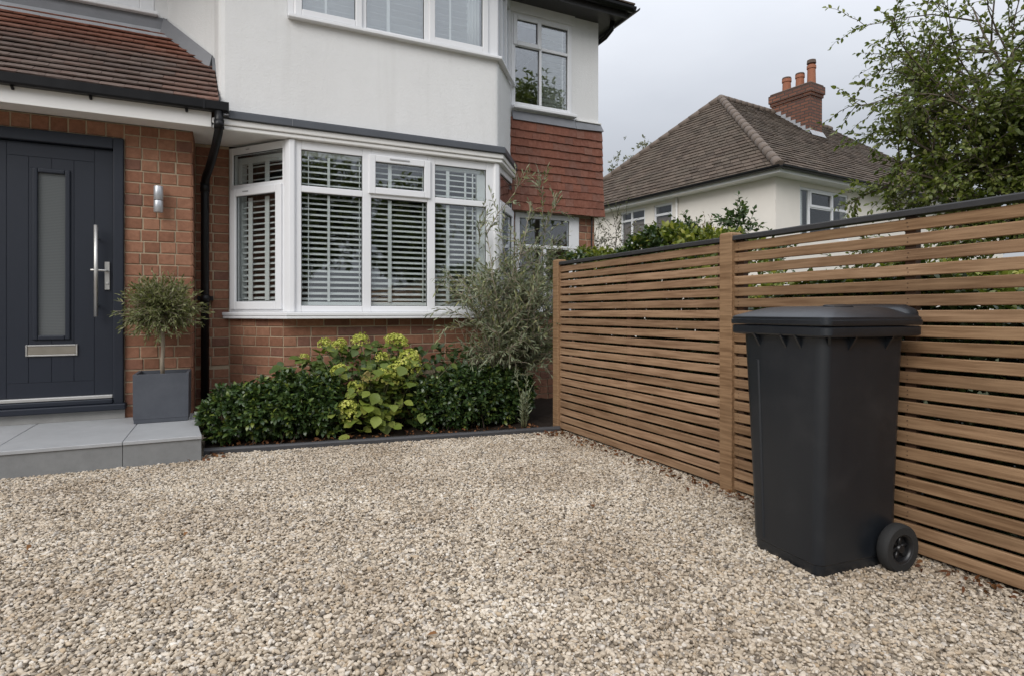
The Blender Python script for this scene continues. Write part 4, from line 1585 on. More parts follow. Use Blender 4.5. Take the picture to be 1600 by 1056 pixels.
heads = [(1.03, 5.20, .795, .055), (1.32, 5.22, .80, .05), (1.38, 5.22, .775, .06), (.74, 5.26, .77, .045), (.84, 5.24, .75, .04), (.88, 5.26, .78, .035),
         (1.21, 4.96, .49, .075), (1.27, 4.96, .55, .055), (1.33, 4.98, .585, .055), (1.38, 5.0, .53, .05), (1.43, 5.06, .65, .065), (1.47, 5.08, .57, .06),
         (1.29, 4.96, .46, .05), (1.07, 4.96, .50, .055), (.86, 4.88, .27, .06), (.88, 4.87, .21, .05), (.95, 4.98, .42, .05), (.82, 5.03, .56, .05), (1.2, 5.1, .65, .045), (.58, 5.3, .66, .03)]
hmesh = []
for k in range(4):
    rr = np.random.default_rng(70 + k)
    d = unit(rr.normal(size=(120, 3)))
    d[:, 2] = np.where(d[:, 2] < -.35, -d[:, 2], d[:, 2])
    p = d * (1 + .12 * rr.normal(size=(120, 1))) * np.array([1, 1, .78])
    VV, TT = [], []
    for i in range(120):
        o1 = unit(np.cross(d[i], rr.normal(size=3))); o2 = np.cross(d[i], o1)
        s_ = rr.uniform(.14, .21)
        base = len(VV)
        VV.append(p[i] - d[i] * .05)
        for q in range(8):
            an = q * math.pi / 4
            rad = s_ if q % 2 == 0 else s_ * .62
            VV.append(p[i] + (o1 * math.cos(an) + o2 * math.sin(an)) * rad + d[i] * rr.uniform(-.03, .06))
        for q in range(8):
            TT.append((base, base + 1 + q, base + 1 + (q + 1) % 8))
    me = bpy.data.meshes.new('flower_head')
    me.from_pydata(VV, [], TT)
    me.materials.append(M['floret_pink'] if k == 3 else M['floret'])
    hmesh.append(me)
for i, (x, y, z, s_) in enumerate(heads):
    k = 3 if i == 13 else i % 3
    place('flower_head', hmesh[k], (x, y, z), hy, rot=(rnd.uniform(-.5, .2), rnd.uniform(-.4, .4), rnd.uniform(0, 6)), scale=(s_ * 1.32,) * 3)
    b0 = (1.18 + (x - 1.18) * .35 + rnd.uniform(-.05, .05), 5.15, .03)
    md_ = ((b0[0] + x) / 2 + rnd.uniform(-.03, .03), (b0[1] + y) / 2 + .04, z * .55)
    stems.tube([b0, md_, (x, y, z - s_ * .4)], [.007, .005, .003], 5)
nl = 0
def add_leaf(p, d, s_, fresh):
    global nl
    u = Vector((rnd.uniform(-.4, .4), -.45 + rnd.uniform(-.3, .3), 1))
    o = place('leaf', leaf_meshes[rnd.randrange(4)], p, hy, rot=orient(d, u), scale=(s_ * rnd.uniform(.8, 1.05), s_, s_))
    o['fresh'] = max(0.0, min(1.0, fresh + rnd.uniform(-.2, .2)))
    nl += 1
for i in range(240):
    u_ = r.uniform()
    if u_ < .46:       # the front mass
        x, y, z = r.normal(1.19, .19), r.uniform(4.80, 5.12), r.uniform(.10, .64)
        fresh = .7 if z < .45 else .45
    elif u_ < .9:      # back rank against the wall, spreading left
        x, y, z = r.uniform(.34, 1.5), r.uniform(5.18, 5.46), r.uniform(.42, .76)
        z = .40 + (z - .40) * (1 - max(0, .85 - x) * .9)
        fresh = .14
    else:
        x, y, z = r.uniform(.84, 1.2), r.uniform(4.82, 4.94), r.uniform(.06, .3)
        fresh = .75
    d = Vector((x - 1.18 + r.normal(0, .35), -.55 + r.normal(0, .4), r.normal(-.05, .35)))
    add_leaf((x, y, z), d, r.uniform(.062, .108), fresh)
    if i % 4 == 0:
        b0 = (1.18 + (x - 1.18) * .4, 5.18, .03)
        stems.tube([b0, ((b0[0] + x) / 2, (b0[1] + y) / 2 + .02, z * .6), (x, y, z)], [.006, .0045, .0025], 4)
for (x, y, z, s_) in heads:
    for k in range(3):
        an = rnd.uniform(0, 6.28)
        d = Vector((math.cos(an), math.sin(an) * .6 - .4, -.15))
        add_leaf((x + d.x * .02, y + d.y * .02, z - s_ * .75), d, rnd.uniform(.06, .09), .55)
obj('stems', stems, M['stem'], hy)
nf = 900                                      # smaller leaves filling the bush behind the big ones
q_ = r.uniform(0, 1, nf)
pf = np.stack([np.where(q_ < .45, r.normal(1.19, .17, nf), r.uniform(.36, 1.52, nf)), np.where(q_ < .45, r.uniform(4.95, 5.25, nf), r.uniform(5.22, 5.48, nf)), r.uniform(.08, .68, nf)], 1)
back_ = q_ >= .45
pf[:, 2] = np.where(back_, .22 + (pf[:, 2] - .08) * .86 * (1 - np.clip(.88 - pf[:, 0], 0, 1) * .8), pf[:, 2] * .92)
df = unit(np.stack([r.normal(0, .6, nf), -.6 + r.normal(0, .4, nf), r.normal(0, .4, nf)], 1))
V, T = leaves(pf, df, r.uniform(.05, .09, nf), r.uniform(.035, .06, nf), r, .3, .15)
tri_obj('small_leaves', V, T, M['hyd_small'], hy, kind='stuff')

# broad dark foliage along the wall to the right of it
r = np.random.default_rng(63)
t = thing('leafy_plant', 'dark broad-leaved plant against the brick below the bay window', 'plant', (1.75, 5.35, .03))
p = np.stack([r.uniform(1.45, 2.5, 420), r.uniform(5.12, 5.5, 420), r.uniform(.2, .72, 420)], 1)
d = unit(np.stack([r.normal(0, .6, 420), -.6 + r.normal(0, .3, 420), r.normal(.05, .4, 420)], 1))
V, T = leaves(p, d, r.uniform(.06, .10, 420), r.uniform(.03, .05, 420), r, .3, .15)
tri_obj('foliage', V, T, M['climb'], t, kind='stuff')
mb = MB()
for i in range(22):
    x = r.uniform(1.35, 2.4)
    mb.tube([(x, 5.35, .02), (x + r.normal(0, .06), 5.33, .3), (x + r.normal(0, .12), 5.28, .62)], [.006, .004, .002], 4)
obj('stems', mb, M['stem'], t)

# tall silvery shrub in front of the bay's right corner
r = np.random.default_rng(81)
ta = thing('tall_shrub', 'tall wispy grey-green shrub in front of the right end of the bay', 'shrub', (2.40, 5.2, .03))
mb = MB()
LP, LD = [], []
def shoot(p, d, L, lev, rad):
    n = 6
    pts = twig_path(p, d, L, n, r, .10 if lev == 0 else .15, .015 if lev == 0 else .03)
    mb.tube(pts, [rad * (1 - .8 * i / n) + .0008 for i in range(n + 1)], 4)
    if lev < 2:
        k = (9, 5)[lev]
        for i in range(k):
            tt = r.uniform(.22, .98) if lev == 0 else r.uniform(.1, .95)
            j = min(n - 1, int(tt * n))
            q = pts[j] + (pts[j + 1] - pts[j]) * (tt * n - j)
            tg = unit(pts[j + 1] - pts[j])
            o = unit(np.cross(tg, r.normal(size=3)))
            shoot(q, unit(tg * .75 + o * .8 + np.array([0, 0, .12])), L * r.uniform(.22, .42), lev + 1, rad * .45)
    P, D = along(pts, int(L / (.020 if lev else .05)), r, .65, .3 if lev == 0 else .05)
    LP.extend(P); LD.extend(D)
tips = [(2.26, 5.25, 1.95), (2.30, 5.2, 1.75), (2.62, 5.2, 2.05), (2.50, 5.15, 1.85), (2.70, 5.25, 1.90), (2.80, 5.2, 1.6), (2.4, 5.1, 1.55), (2.15, 5.1, 1.35), (2.0, 5.1, 1.05),
        (2.85, 5.1, 1.35), (2.75, 5.05, 1.2), (2.55, 5.0, 1.1), (2.3, 5.0, .95), (2.7, 5.0, .9), (2.9, 5.1, 1.1), (2.45, 4.98, .78), (2.15, 5.05, .78), (2.6, 5.3, 1.5), (2.36, 5.3, 1.3),
        (2.66, 5.15, 1.45), (2.2, 5.2, 1.15), (2.5, 5.1, 1.3),
        (2.1, 4.95, .92), (2.35, 4.9, .85), (2.6, 4.95, .95), (2.75, 5.0, 1.02), (2.9, 5.15, 1.25), (2.85, 5.2, 1.5), (2.2, 5.0, 1.05), (2.45, 5.0, 1.1), (2.68, 5.1, 1.25), (2.05, 5.15, 1.2)]
for q in tips:
    b0 = np.array([2.42 + r.normal(0, .05), 5.25 + r.normal(0, .04), .05])
    v = np.array(q) - b0
    shoot(b0, unit(v + np.array([0, 0, .10 * np.linalg.norm(v)])), np.linalg.norm(v), 0, .0085)
obj('stems', mb, M['pale_bark'], ta)
LP, LD = np.array(LP), np.array(LD)
LP2 = LP[:, 2]
keep = LP2 > .42
LP, LD = LP[keep], LD[keep]
V, T = leaves(LP, LD, r.uniform(.042, .074, len(LP)), r.uniform(.0095, .016, len(LP)), r, .2, .1)
tri_obj('foliage', V, T, M['silver'], ta, kind='stuff')

# small silver plant at the edging
r = np.random.default_rng(91)
sp_ = thing('silver_plant', 'small pale silvery upright plant in the bed beside the end fence post', 'plant', (2.34, 4.64, .03))
mb = MB()
LP, LD = [], []
for (dx, dy, h) in ((0, 0, .50), (-.09, .02, .46), (.10, .01, .40), (.03, -.02, .30), (-.05, -.03, .24), (.14, .0, .22)):
    b0 = np.array([2.35 + dx * .2, 4.66, .03])
    pts = twig_path(b0, (dx * 1.3, dy, 1), h, 7, r, .09, 0)
    mb.tube(pts, [.005 * (1 - .7 * i / 7) for i in range(8)], 5)
    P, D = along(pts, 24, r, 1.0, .12)
    LP += P; LD += D
obj('stems', mb, M['stem'], sp_)
LP, LD = np.array(LP), np.array(LD)
LD[:, 2] += .3
V, T = leaves(LP, LD, r.uniform(.038, .066, len(LP)), r.uniform(.0085, .013, len(LP)), r, -.1, .1)
tri_obj('foliage', V, T, M['silver_pale'], sp_, kind='stuff')

# leaf litter on the soil and along the fence foot, two loose leaves on the gravel
r = np.random.default_rng(95)
pp = []
for i in range(640):
    if i < 200:
        x = r.uniform(-.1, 2.5); y = 4.9 - (x + .17) * .138 + abs(r.normal(0, .10)); z = .045
    elif i < 550:
        y = r.uniform(.8, 4.4); x = 2.595 - abs(r.normal(0, .07)); z = .024
    elif i < 600:
        x = r.normal(2.48, .09); y = r.normal(4.33, .06); z = .024
    else:
        x = r.normal(-.12, .06); y = r.normal(4.74, .06); z = .022
    pp.append((x, y, z + r.uniform(0, .008)))
for i in range(46):
    pp.append((r.uniform(-2.2, 2.4), r.uniform(1.3, 4.5), .024))
pp = np.array(pp)
d = unit(np.stack([r.normal(size=len(pp)), r.normal(size=len(pp)), r.normal(0, .2, len(pp))], 1))
V, T = leaves(pp, d, r.uniform(.018, .045, len(pp)), r.uniform(.008, .02, len(pp)), r, .3, .2)
lt = tri_obj('leaf_litter', V, T, M['fallen'], None, kind='stuff')
for (x, y, lab, L_len, aa) in ((1.116, 2.21, 'single reddish brown fallen leaf lying on the open gravel', .05, .4), (1.72, 2.595, 'brown fallen leaf on the gravel left of the wheelie bin', .055, 1.2)):
    V, T = leaves(np.array([(x, y, .030)]), np.array([(math.cos(aa), math.sin(aa), .05)]), L_len, L_len * .5, r, .25, .25)
    tag(tri_obj('fallen_leaf', V, T, M['fallen']), lab, 'leaf', 'loose leaves on the gravel')

# ------------------------------------------------------------------ slatted fence
XF = 2.615
fence = thing('slatted_fence', 'brown horizontal slat fence with black capping along the right of the driveway', 'fence', (XF, 1.5, 0))
YP = [4.516, 2.543, .57, -1.40]
PH = [1.508, 1.506, 1.508, 1.508]
NS, SP = 22, .0649
def slat_bar(L, seed):
    rr = random.Random(seed)
    mb = MB()
    n = 7
    hh, tt, c = .0244, .009, .003
    rings = []
    for i in range(n + 1):
        y = -L / 2 + L * i / n
        dz = rr.uniform(-.0014, .0014) if 0 < i < n else 0
        dx = rr.uniform(-.0012, .0012) if 0 < i < n else 0
        pr_ = [(-tt + c, -hh), (tt, -hh), (tt, hh), (-tt + c, hh), (-tt, hh - c), (-tt, -hh + c)]
        rings.append([(a + dx, y, z + dz) for a, z in pr_])
    mb.loft(rings)
    me = mb.mesh('slat')
    me.materials.append(M['wood'])
    return me
nails = MB()
for k in range(3):
    ya, yb = YP[k] - .047, YP[k + 1] + .047
    L = ya - yb
    yc = (ya + yb) / 2
    ms_ = [slat_bar(L, 100 + 7 * k + j) for j in range(5)]
    for i in range(NS):
        z = .030 + SP * (i + .5) - .004
        o = place('slat', ms_[rnd.randrange(5)], (XF + .009 + rnd.uniform(-.0015, .0015), yc, z + rnd.uniform(-.0015, .0015)), fence,
                  rot=(rnd.uniform(-.0012, .0012), rnd.uniform(-.02, .02), math.pi * 0))
        o['wear'] = (.85, .15, .2)[k] + rnd.uniform(-.15, .25)
        for yn in (ya - .03, yc - .02, yb + .03):
            for dz in (-.009, .009):
                nails.tube([(XF + .0005, yn + rnd.uniform(-.004, .004), z + dz), (XF - .0018, yn + rnd.uniform(-.001, .001), z + dz)], .0022, 5, False)
    for yn in (ya - .03, yc - .02, yb + .03):
        mb = MB().box(XF + .0195, XF + .055, yn - .022, yn + .022, .02, 1.455)
        obj('batten', mb, M['batten'], fence)
    mb = MB()
    nn_ = 6
    rings = []
    for i in range(nn_ + 1):
        y = ya - .0 + (yb - ya) * i / nn_
        j = rnd.uniform(-.0015, .0015)
        rings.append([(XF - .014, y, 1.458 + j), (XF + .05, y, 1.458 + j), (XF + .05, y, 1.478 + j), (XF + .044, y, 1.485 + j), (XF - .008, y, 1.485 + j), (XF - .014, y, 1.479 + j)][::-1])
    mb.loft(rings)
    obj('cap_rail', mb, M['cap'], fence)
obj('nails', nails, M['batten'], fence, kind='stuff')
for k, (y, h) in enumerate(zip(YP, PH)):
    mb = MB()
    hw = .046
    mb.loft([[(XF - .022 - 0, y - hw, z), (XF + .07, y - hw, z), (XF + .07, y + hw, z), (XF - .022, y + hw, z)] for z in (-.05, .4, .9, h - .012)] +
            [[(XF - .018, y - hw + .005, h), (XF + .065, y - hw + .005, h), (XF + .065, y + hw - .005, h), (XF - .018, y + hw - .005, h)]])
    # grain runs along local y: turn the post mesh so that its length is local y
    o = obj('post', mb, M['wood_v'] if 'wood_v' in M else M['wood'], fence, bevel=.004, loc=(XF + .024, y, 0))

# ------------------------------------------------------------------ wheelie bin
binx = thing('wheelie_bin', 'charcoal plastic wheelie bin with closed lid standing against the slatted fence', 'bin', (2.296, 1.706, 0.004), rz=R(-5))
def rr_ring(ca, cb, la, lb, z, rc, n=5, cham=None):
    """rounded rectangle, a = local x (front -> hinge), b = local y"""
    pts = []
    for (sx, sy, a0) in ((1, -1, -90), (1, 1, 0), (-1, 1, 90), (-1, -1, 180)):
        for i in range(n + 1):
            an = R(a0 + 90 * i / n)
            pts.append((ca + sx * (la / 2 - rc) + rc * math.cos(an), cb + sy * (lb / 2 - rc) + rc * math.sin(an), z))
    return pts
def lobj(name, mb, mat, parent, bevel=0, seg=1, kind=None):
    me = mb.mesh(name)
    me.materials.append(mat)
    o = bpy.data.objects.new(name, me)
    link(o, parent)
    if bevel:
        bev(o, bevel, seg)
    return o
mb = MB()
rings = []
for z, la, lb, rc in ((0.0, .41, .335, .03), (.012, .422, .345, .035), (.05, .426, .35, .038), (.055, .434, .358, .04), (.30, .438, .376, .042), (.62, .445, .408, .045), (.86, .45, .432, .045), (.93, .453, .440, .045)):
    rings.append(rr_ring(.012 * (1 - z) - .01, .0, la, lb, z, rc))
rings += [rr_ring(-.008, 0, .462, .432, .945, .045), rr_ring(0, 0, .524, .516, .950, .036), rr_ring(0, 0, .532, .523, .956, .036), rr_ring(0, 0, .532, .523, .984, .036), rr_ring(0, 0, .522, .514, .9885, .036)]
mb.loft(rings, True, True, True)
body = lobj('body', mb, M['bin'], binx)
es = body.modifiers.new('split', 'EDGE_SPLIT'); es.split_angle = R(32)
mb = MB()                                   # gussets under the rim, raised panels on the front
def gusset(x, y, nx, ny, h=.07, w=.005):
    ax, ay = -ny, nx
    a = [(x + ax * s_ * w + nx * o_, y + ay * s_ * w + ny * o_, z) for s_ in (-1, 1) for (o_, z) in ((-.012, .951), (.032, .951), (-.012, .951 - h))]
    mb.add(a, [(0, 1, 2), (3, 5, 4), (0, 3, 4, 1), (1, 4, 5, 2), (2, 5, 3, 0)])
for y in (-.11, -.035, .11):
    gusset(-.235, y, -1, 0)
for x in (-.10, .10):
    gusset(x, -.221, 0, -1)
    gusset(x, .221, 0, 1)
gusset(-.20, -.212, -.7, -.7, .06)
lobj('gussets', mb, M['bin'], body)
mb = MB()                                   # shallow stiffening ribs on the front face
def ribline(y, z0, z1):
    vs_ = []
    for z in (z0, z1):
        xf = -(.434 + .019 * z / .93) / 2 + .012 * (1 - z) - .01
        for (dx, dy) in ((.004, -.012), (-.004, -.004), (-.004, .004), (.004, .012)):
            vs_.append((xf + dx, y * (.86 + .14 * z) + dy, z))
    mb.add(vs_, [(0, 4, 5, 1), (1, 5, 6, 2), (2, 6, 7, 3), (0, 1, 2, 3), (4, 7, 6, 5)])
ribline(.125, .07, .84)
lobj('rib', mb, M['bin'], body)
mb = MB()                                   # lid: lip, chamfer, dome
LA, LB = .522, .520
rings = [rr_ring(0, 0, LA + .01, LB + .006, .9915, .034), rr_ring(0, 0, LA + .018, LB + .012, .996, .036), rr_ring(0, 0, LA + .018, LB + .012, 1.012, .036), rr_ring(0, 0, LA + .010, LB + .004, 1.014, .034),
         rr_ring(0, 0, LA + .010, LB + .004, 1.024, .034), rr_ring(0, 0, LA - .006, LB - .010, 1.030, .04),
         rr_ring(.004, 0, LA - .075, LB - .075, 1.045, .05), rr_ring(.012, 0, LA - .16, LB - .16, 1.062, .06), rr_ring(.02, 0, LA - .25, LB - .28, 1.068, .05)]
mb.loft(rings, True, True, True)
lid = lobj('lid', mb, M['bin'], binx)
es = lid.modifiers.new('split', 'EDGE_SPLIT'); es.split_angle = R(38)
mb = MB()                                   # hinge shroud with the push handle at the back
hr = []
for (y, w_, h_) in ((-.245, .012, .010), (-.235, .030, .030), (-.20, .038, .044), (-.12, .040, .047), (0, .040, .048), (.12, .040, .047), (.20, .038, .044), (.235, .030, .030), (.245, .012, .010)):
    hr.append([(.238 + w_ * math.cos(2 * math.pi * k / 12) * (1 if math.cos(2 * math.pi * k / 12) > 0 else 1.9), y, 1.024 + h_ * 1.15 * max(-.45, math.sin(2 * math.pi * k / 12))) for k in range(12)])
mb.loft(hr, True, True, True)
lobj('push_handle', mb, M['bin'], lid)
mb = MB()                                   # finger grips on the lid
mb.loft([[(-.215, y - .05, 1.030), (-.16, y - .05, 1.044), (-.16, y + .05, 1.044), (-.215, y + .05, 1.030)] if k == 0 else
         [(-.208, y - .044, 1.042), (-.168, y - .044, 1.054), (-.168, y + .044, 1.054), (-.208, y + .044, 1.042)] for k in (0, 1) for y in (.16,)])
mb.loft([[(-.13, -.175, 1.036), (-.01, -.175, 1.040), (-.01, -.11, 1.052), (-.13, -.11, 1.050)], [(-.124, -.169, 1.066), (-.016, -.169, 1.070), (-.016, -.115, 1.078), (-.124, -.115, 1.074)]])
lobj('grip', mb, M['black'], lid, bevel=.006, seg=2)
for sy in (-1, 1):
    yw = sy * .222
    mb = MB()
    n = 40
    prof = [(.058, -.020), (.060, -.024), (.088, -.024), (.096, -.017), (.098, -.006), (.098, .006), (.096, .017), (.088, .024), (.060, .024), (.058, .020)]
    rings = [[(.160 + rr_ * math.cos(2 * math.pi * i / n), yw + yy, .094 + rr_ * math.sin(2 * math.pi * i / n)) for i in range(n)] for rr_, yy in prof]
    mb.loft(rings + [rings[0]], False, False, True)
    wh = lobj('wheel', mb, M['rubber'], binx)
    es = wh.modifiers.new('split', 'EDGE_SPLIT'); es.split_angle = R(40)
    mb = MB()
    prof = [(.058, -.021), (.052, -.019), (.050, -.006), (.050, .006), (.052, .019), (.058, .021)]
    rings = [[(.160 + rr_ * math.cos(2 * math.pi * i / n), yw + yy, .094 + rr_ * math.sin(2 * math.pi * i / n)) for i in range(n)] for rr_, yy in prof]
    mb.loft(rings, False, False, True)
    mb.tube([(.160, yw - .018, .094), (.160, yw + .018, .094)], .015, 16)
    for k in range(6):
        an = k * math.pi / 3 + .2
        c_, s__ = math.cos(an), math.sin(an)
        mb.tube([(.160 + .012 * c_, yw, .094 + .012 * s__), (.160 + .052 * c_, yw, .094 + .052 * s__)], [.009, .006], 6)
    mb.tube([(.160, yw + .004, .094), (.160, yw + .010, .094)], .051, 30)
    lobj('rim', mb, M['rim'], wh)
mb = MB().tube([(.160, -.2, .094), (.160, .2, .094)], .012, 10)
lobj('axle', mb, M['rim'], binx)

# ------------------------------------------------------------------ the neighbour's house
th = R(5.84)
nb = thing('neighbouring_house', 'cream rendered house with brown hipped roof and brick chimney beyond the fence', 'house', (12.639, 10.57, 0), rz=th)
ZE, AR, BR, ZR, LX = 4.74, 4.0, 5.06, 8.80, 15.0
mb = MB()
def nbox(mb, x0, x1, y0, y1, z0, z1):
    return mb.box(x0, x1, y0, y1, z0, z1)
WX = .35
mb = MB()
# front wall (facing -y) with one window opening, side wall (facing -x) with two
fx = [(WX, 1.42), (3.80, LX - .3)]
for a_, b_2 in fx:
    nbox(mb, a_, b_2, WX, WX + .25, 0, ZE - .1)
nbox(mb, 1.42, 3.80, WX, WX + .25, 0, 3.1)
nbox(mb, 1.42, 3.80, WX, WX + .25, 4.46, ZE - .1)
sy_ = [(WX + .25, 3.95), (4.75, 5.15), (6.35, 2 * BR - .35)]
for a_, b_2 in sy_:
    nbox(mb, WX, WX + .25, a_, b_2, 0, ZE - .1)
for a_, b_2 in ((3.95, 4.75), (5.15, 6.35)):
    nbox(mb, WX, WX + .25, a_, b_2, 0, 3.25)
    nbox(mb, WX, WX + .25, a_, b_2, 4.50, ZE - .1)
nbox(mb, WX + .25, LX - .3, 2 * BR - .6, 2 * BR - .35, 0, ZE - .1)
nbox(mb, LX - .55, LX - .3, WX + .25, 2 * BR - .6, 0, ZE - .1)
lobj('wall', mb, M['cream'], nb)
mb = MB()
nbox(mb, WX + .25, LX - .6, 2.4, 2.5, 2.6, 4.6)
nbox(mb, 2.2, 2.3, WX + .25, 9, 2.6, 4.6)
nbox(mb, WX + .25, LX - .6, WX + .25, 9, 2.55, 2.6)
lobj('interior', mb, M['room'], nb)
# roof: courses of tiles as stepped strips on the three visible slopes
mb = MB()
E0, E1, E2, E3 = Vector((0, 0, ZE)), Vector((LX, 0, ZE)), Vector((LX, 2 * BR, ZE)), Vector((0, 2 * BR, ZE))
A0, A1 = Vector((AR, BR, ZR)), Vector((LX - AR, BR, ZR))
def slope(pa_, pb_, qa, qb, rows_, tile_w):
    nrm = (pb_ - pa_).cross(qa - pa_).normalized()
    for i in range(rows_):
        t0, t1 = i / rows_, (i + 1.25) / rows_
        t1 = min(1.0, t1)
        a0_, b0_ = pa_.lerp(qa, t0), pb_.lerp(qb, t0)
        a1_, b1_ = pa_.lerp(qa, t1), pb_.lerp(qb, t1)
        n = max(1, int((b0_ - a0_).length / tile_w))
        for j in range(n):
            g_ = .02
            u0, u1 = (j + g_) / n, (j + 1 - g_) / n
            lift = .035 + rnd.uniform(-.006, .010)
            c0, c1 = a0_.lerp(b0_, u0) + nrm * lift, a0_.lerp(b0_, u1) + nrm * lift
            c2, c3 = a1_.lerp(b1_, u1) + nrm * .004, a1_.lerp(b1_, u0) + nrm * .004
            d0, d1 = c0 - nrm * .03, c1 - nrm * .03
            mb.add([c0, c1, c2, c3, d0, d1], [(0, 1, 2, 3), (4, 5, 1, 0), (4, 0, 3), (1, 5, 2)])
slope(E0, E1, A0, A1, 30, .30)
slope(E3, E0, A0, A0, 30, .30)
lobj('roof_tiles', mb, M['froof'], nb)['kind'] = 'stuff'
mb = MB()
mb.add([E0, E1, E2, E3, A0, A1], [(0, 1, 5, 4), (1, 2, 5), (2, 3, 4, 5), (3, 0, 4), (3, 2, 1, 0)])
roof = lobj('roof', mb, M['froof'], nb)
mb = MB()
def ridge(p, q, n, rad):
    p, q = Vector(p), Vector(q)
    for i in range(n):
        a_ = p.lerp(q, i / n); b_2 = p.lerp(q, (i + 1.04) / n)
        mb.tube([a_, b_2], [rad * 1.06, rad * .98], 10, True)
ridge(E0 + Vector((0, 0, .03)), A0, 18, .13)
ridge(A0, A1, 20, .12)
ridge(E3 + Vector((0, 0, .03)), A0, 18, .12)
lobj('ridge_tile', mb, plain('weathered_ridge_tile', (.135, .105, .084), .9, .3, 6, .4), roof)
mb = MB()
nbox(mb, -.02, LX, -.02, .0, ZE - .14, ZE - .01)
nbox(mb, -.02, .0, .0, 2 * BR, ZE - .14, ZE - .01)
lobj('fascia', mb, M['fascia'], nb)
mb = MB()
nbox(mb, .0, LX, .0, WX, ZE - .145, ZE - .11)
nbox(mb, .0, WX, WX, 2 * BR, ZE - .145, ZE - .11)
lobj('soffit', mb, M['fascia'], nb)
mb = MB()
gp = gutter_profile(-.10, ZE + .02, .085)
mb.loft([[(x, p_[0], p_[1]) for p_ in gp] for x in (-.12, LX)])
mb.loft([[(p_[0], y, p_[1]) for p_ in gp] for y in (-.12, 2 * BR)][::-1])
lobj('gutter', mb, M['black'], nb)
# chimney
mb = MB()
CX0, CX1, CY0, CY1 = 7.1, 7.85, 3.55, 5.15
nbox(mb, CX0, CX1, CY0, CY1, 6.5, 9.05)
nbox(mb, CX0 - .04, CX1 + .04, CY0 - .04, CY1 + .04, 9.0501, 9.17)
nbox(mb, CX0 - .08, CX1 + .08, CY0 - .08, CY1 + .08, 9.1701, 9.46)
chim = lobj('chimney', mb, M['fbrick'], roof)
mb = MB()
nbox(mb, CX0 - .05, CX1 + .05, CY0 - .05, CY1 + .05, 9.4601, 9.54)
lobj('chimney_capping', mb, M['sooty'], roof, bevel=.03)
for (y, h, rad, cap_) in ((4.75, .56, .16, 0), (4.2, .54, .155, 0), (3.74, .74, .15, 1)):
    mb = MB()
    z = 9.54
    pts = [(0, rad), (.04, rad * 1.02), (h - .14, rad * .94), (h - .13, rad * 1.1), (h - .02, rad * 1.08), (h, rad * .95)]
    mb.tube([(7.48, y, z + a_) for a_, q in pts], [q for a_, q in pts], 14, False)
    if cap_:
        mb.tube([(7.48, y, z + h), (7.48, y, z + h + .06)], rad * .6, 10, False)
    po_ = lobj('chimney_pot', mb, M['terracotta'], roof)
    mb = MB()
    mb.tube([(7.48, y, z + h + (.06 if cap_ else .0015)), (7.48, y, z + h + (.19 if cap_ else .05))], [rad * 1.1, rad * 1.0], 14, False)
    lobj('pot_rim', mb, M['sooty'], roof)
mb = MB()
nz1 = Vector((0, -(ZR - ZE), BR)).normalized()
def rz_(y):
    return ZE + (ZR - ZE) * y / BR
mb.add([(CX0 - .10, CY0 - .14, rz_(CY0 - .14) + .06), (CX1 + .06, CY0 - .14, rz_(CY0 - .14) + .06), (CX1 + .06, CY0 - .002, rz_(CY0) + .18), (CX0 - .10, CY0 - .002, rz_(CY0) + .18)], [(0, 1, 2, 3)])
for i in range(7):
    y0_, y1_ = CY0 + i * .2 - .02, CY0 + (i + 1) * .2
    mb.box(CX0 - .03, CX0 - .003, y0_, y1_, rz_(y0_) - .05, rz_(y0_) + .24)
lobj('chimney_flashing', mb, M['pale_lead'], roof)

def nwin(name, axis, s0, s1, z0, z1, cols, trans, lower=None, opening=None):
    """axis 'f' = front wall, 's' = side wall"""
    if axis == 'f':
        w = Wall((s0, WX), (s1, WX))
    else:
        w = Wall((WX, s1), (WX, s0))
    L = w.len
    mb = MB()
    bars(w, mb, 0, L, z0, z1, -.08, -.03, .07)
    xs = [0.035] + [L * c for c in cols] + [L - .035]
    for c in cols:
        w.box(mb, L * c - .04, L * c + .04, z0 + .07, z1 - .07, -.08, -.032)
    for i in range(len(xs) - 1):
        if trans[i] is None:
            continue
        w.box(mb, xs[i] + .04, xs[i + 1] - .04, trans[i] - .035, trans[i] + .035, -.08, -.034)
    f = lobj(name, mb, M['upvc'], nb)
    for i in range(len(xs) - 1):
        zz = [z0 + .07] + ([trans[i]] if trans[i] else []) + [z1 - .07]
        for j in range(len(zz) - 1):
            mb = MB()
            w.box(mb, xs[i] + .02, xs[i + 1] - .02, zz[j] - .01, zz[j + 1] + .01, -.062, -.056)
            lobj('pane', mb, M['glass_far'], f)
    if opening is not None:
        i = opening
        mb = MB()
        bars(w, mb, xs[i] + .02, xs[i + 1] - .02, trans[i] + .0, z1 - .05, -.06, -.012, .065)
        lobj('sash', mb, M['upvc'], f)
    return f, w
f_, w_ = nwin('front_window', 'f', 1.42, 3.80, 3.1, 4.46, (.20, .68), (None, 3.95, 3.98), opening=1)
mb = MB()
for k in range(6):
    w_.box(mb, .06 + k * .05, .085 + k * .05, 3.2, 4.4, -.16, -.15)
lobj('curtain', mb, M['slat'], f_)
f_, w_ = nwin('side_window', 's', 5.15, 6.35, 3.25, 4.50, (.45,), (4.17, 4.17))
mb = MB()
w_.box(mb, .05, 1.15, 3.3, 4.12, -.13, -.12)
M['blindbrown'] = plain('brown_blind', (.16, .12, .10), .8, .15, 5)
lobj('blind', mb, M['blindbrown'], f_)
f_, w_ = nwin('side_window', 's', 3.95, 4.75, 3.25, 4.50, (), (4.17,))
mb = MB()
w_.box(mb, .05, .75, 3.3, 4.12, -.13, -.12)
lobj('blind', mb, M['blindbrown'], f_)
mb = MB()
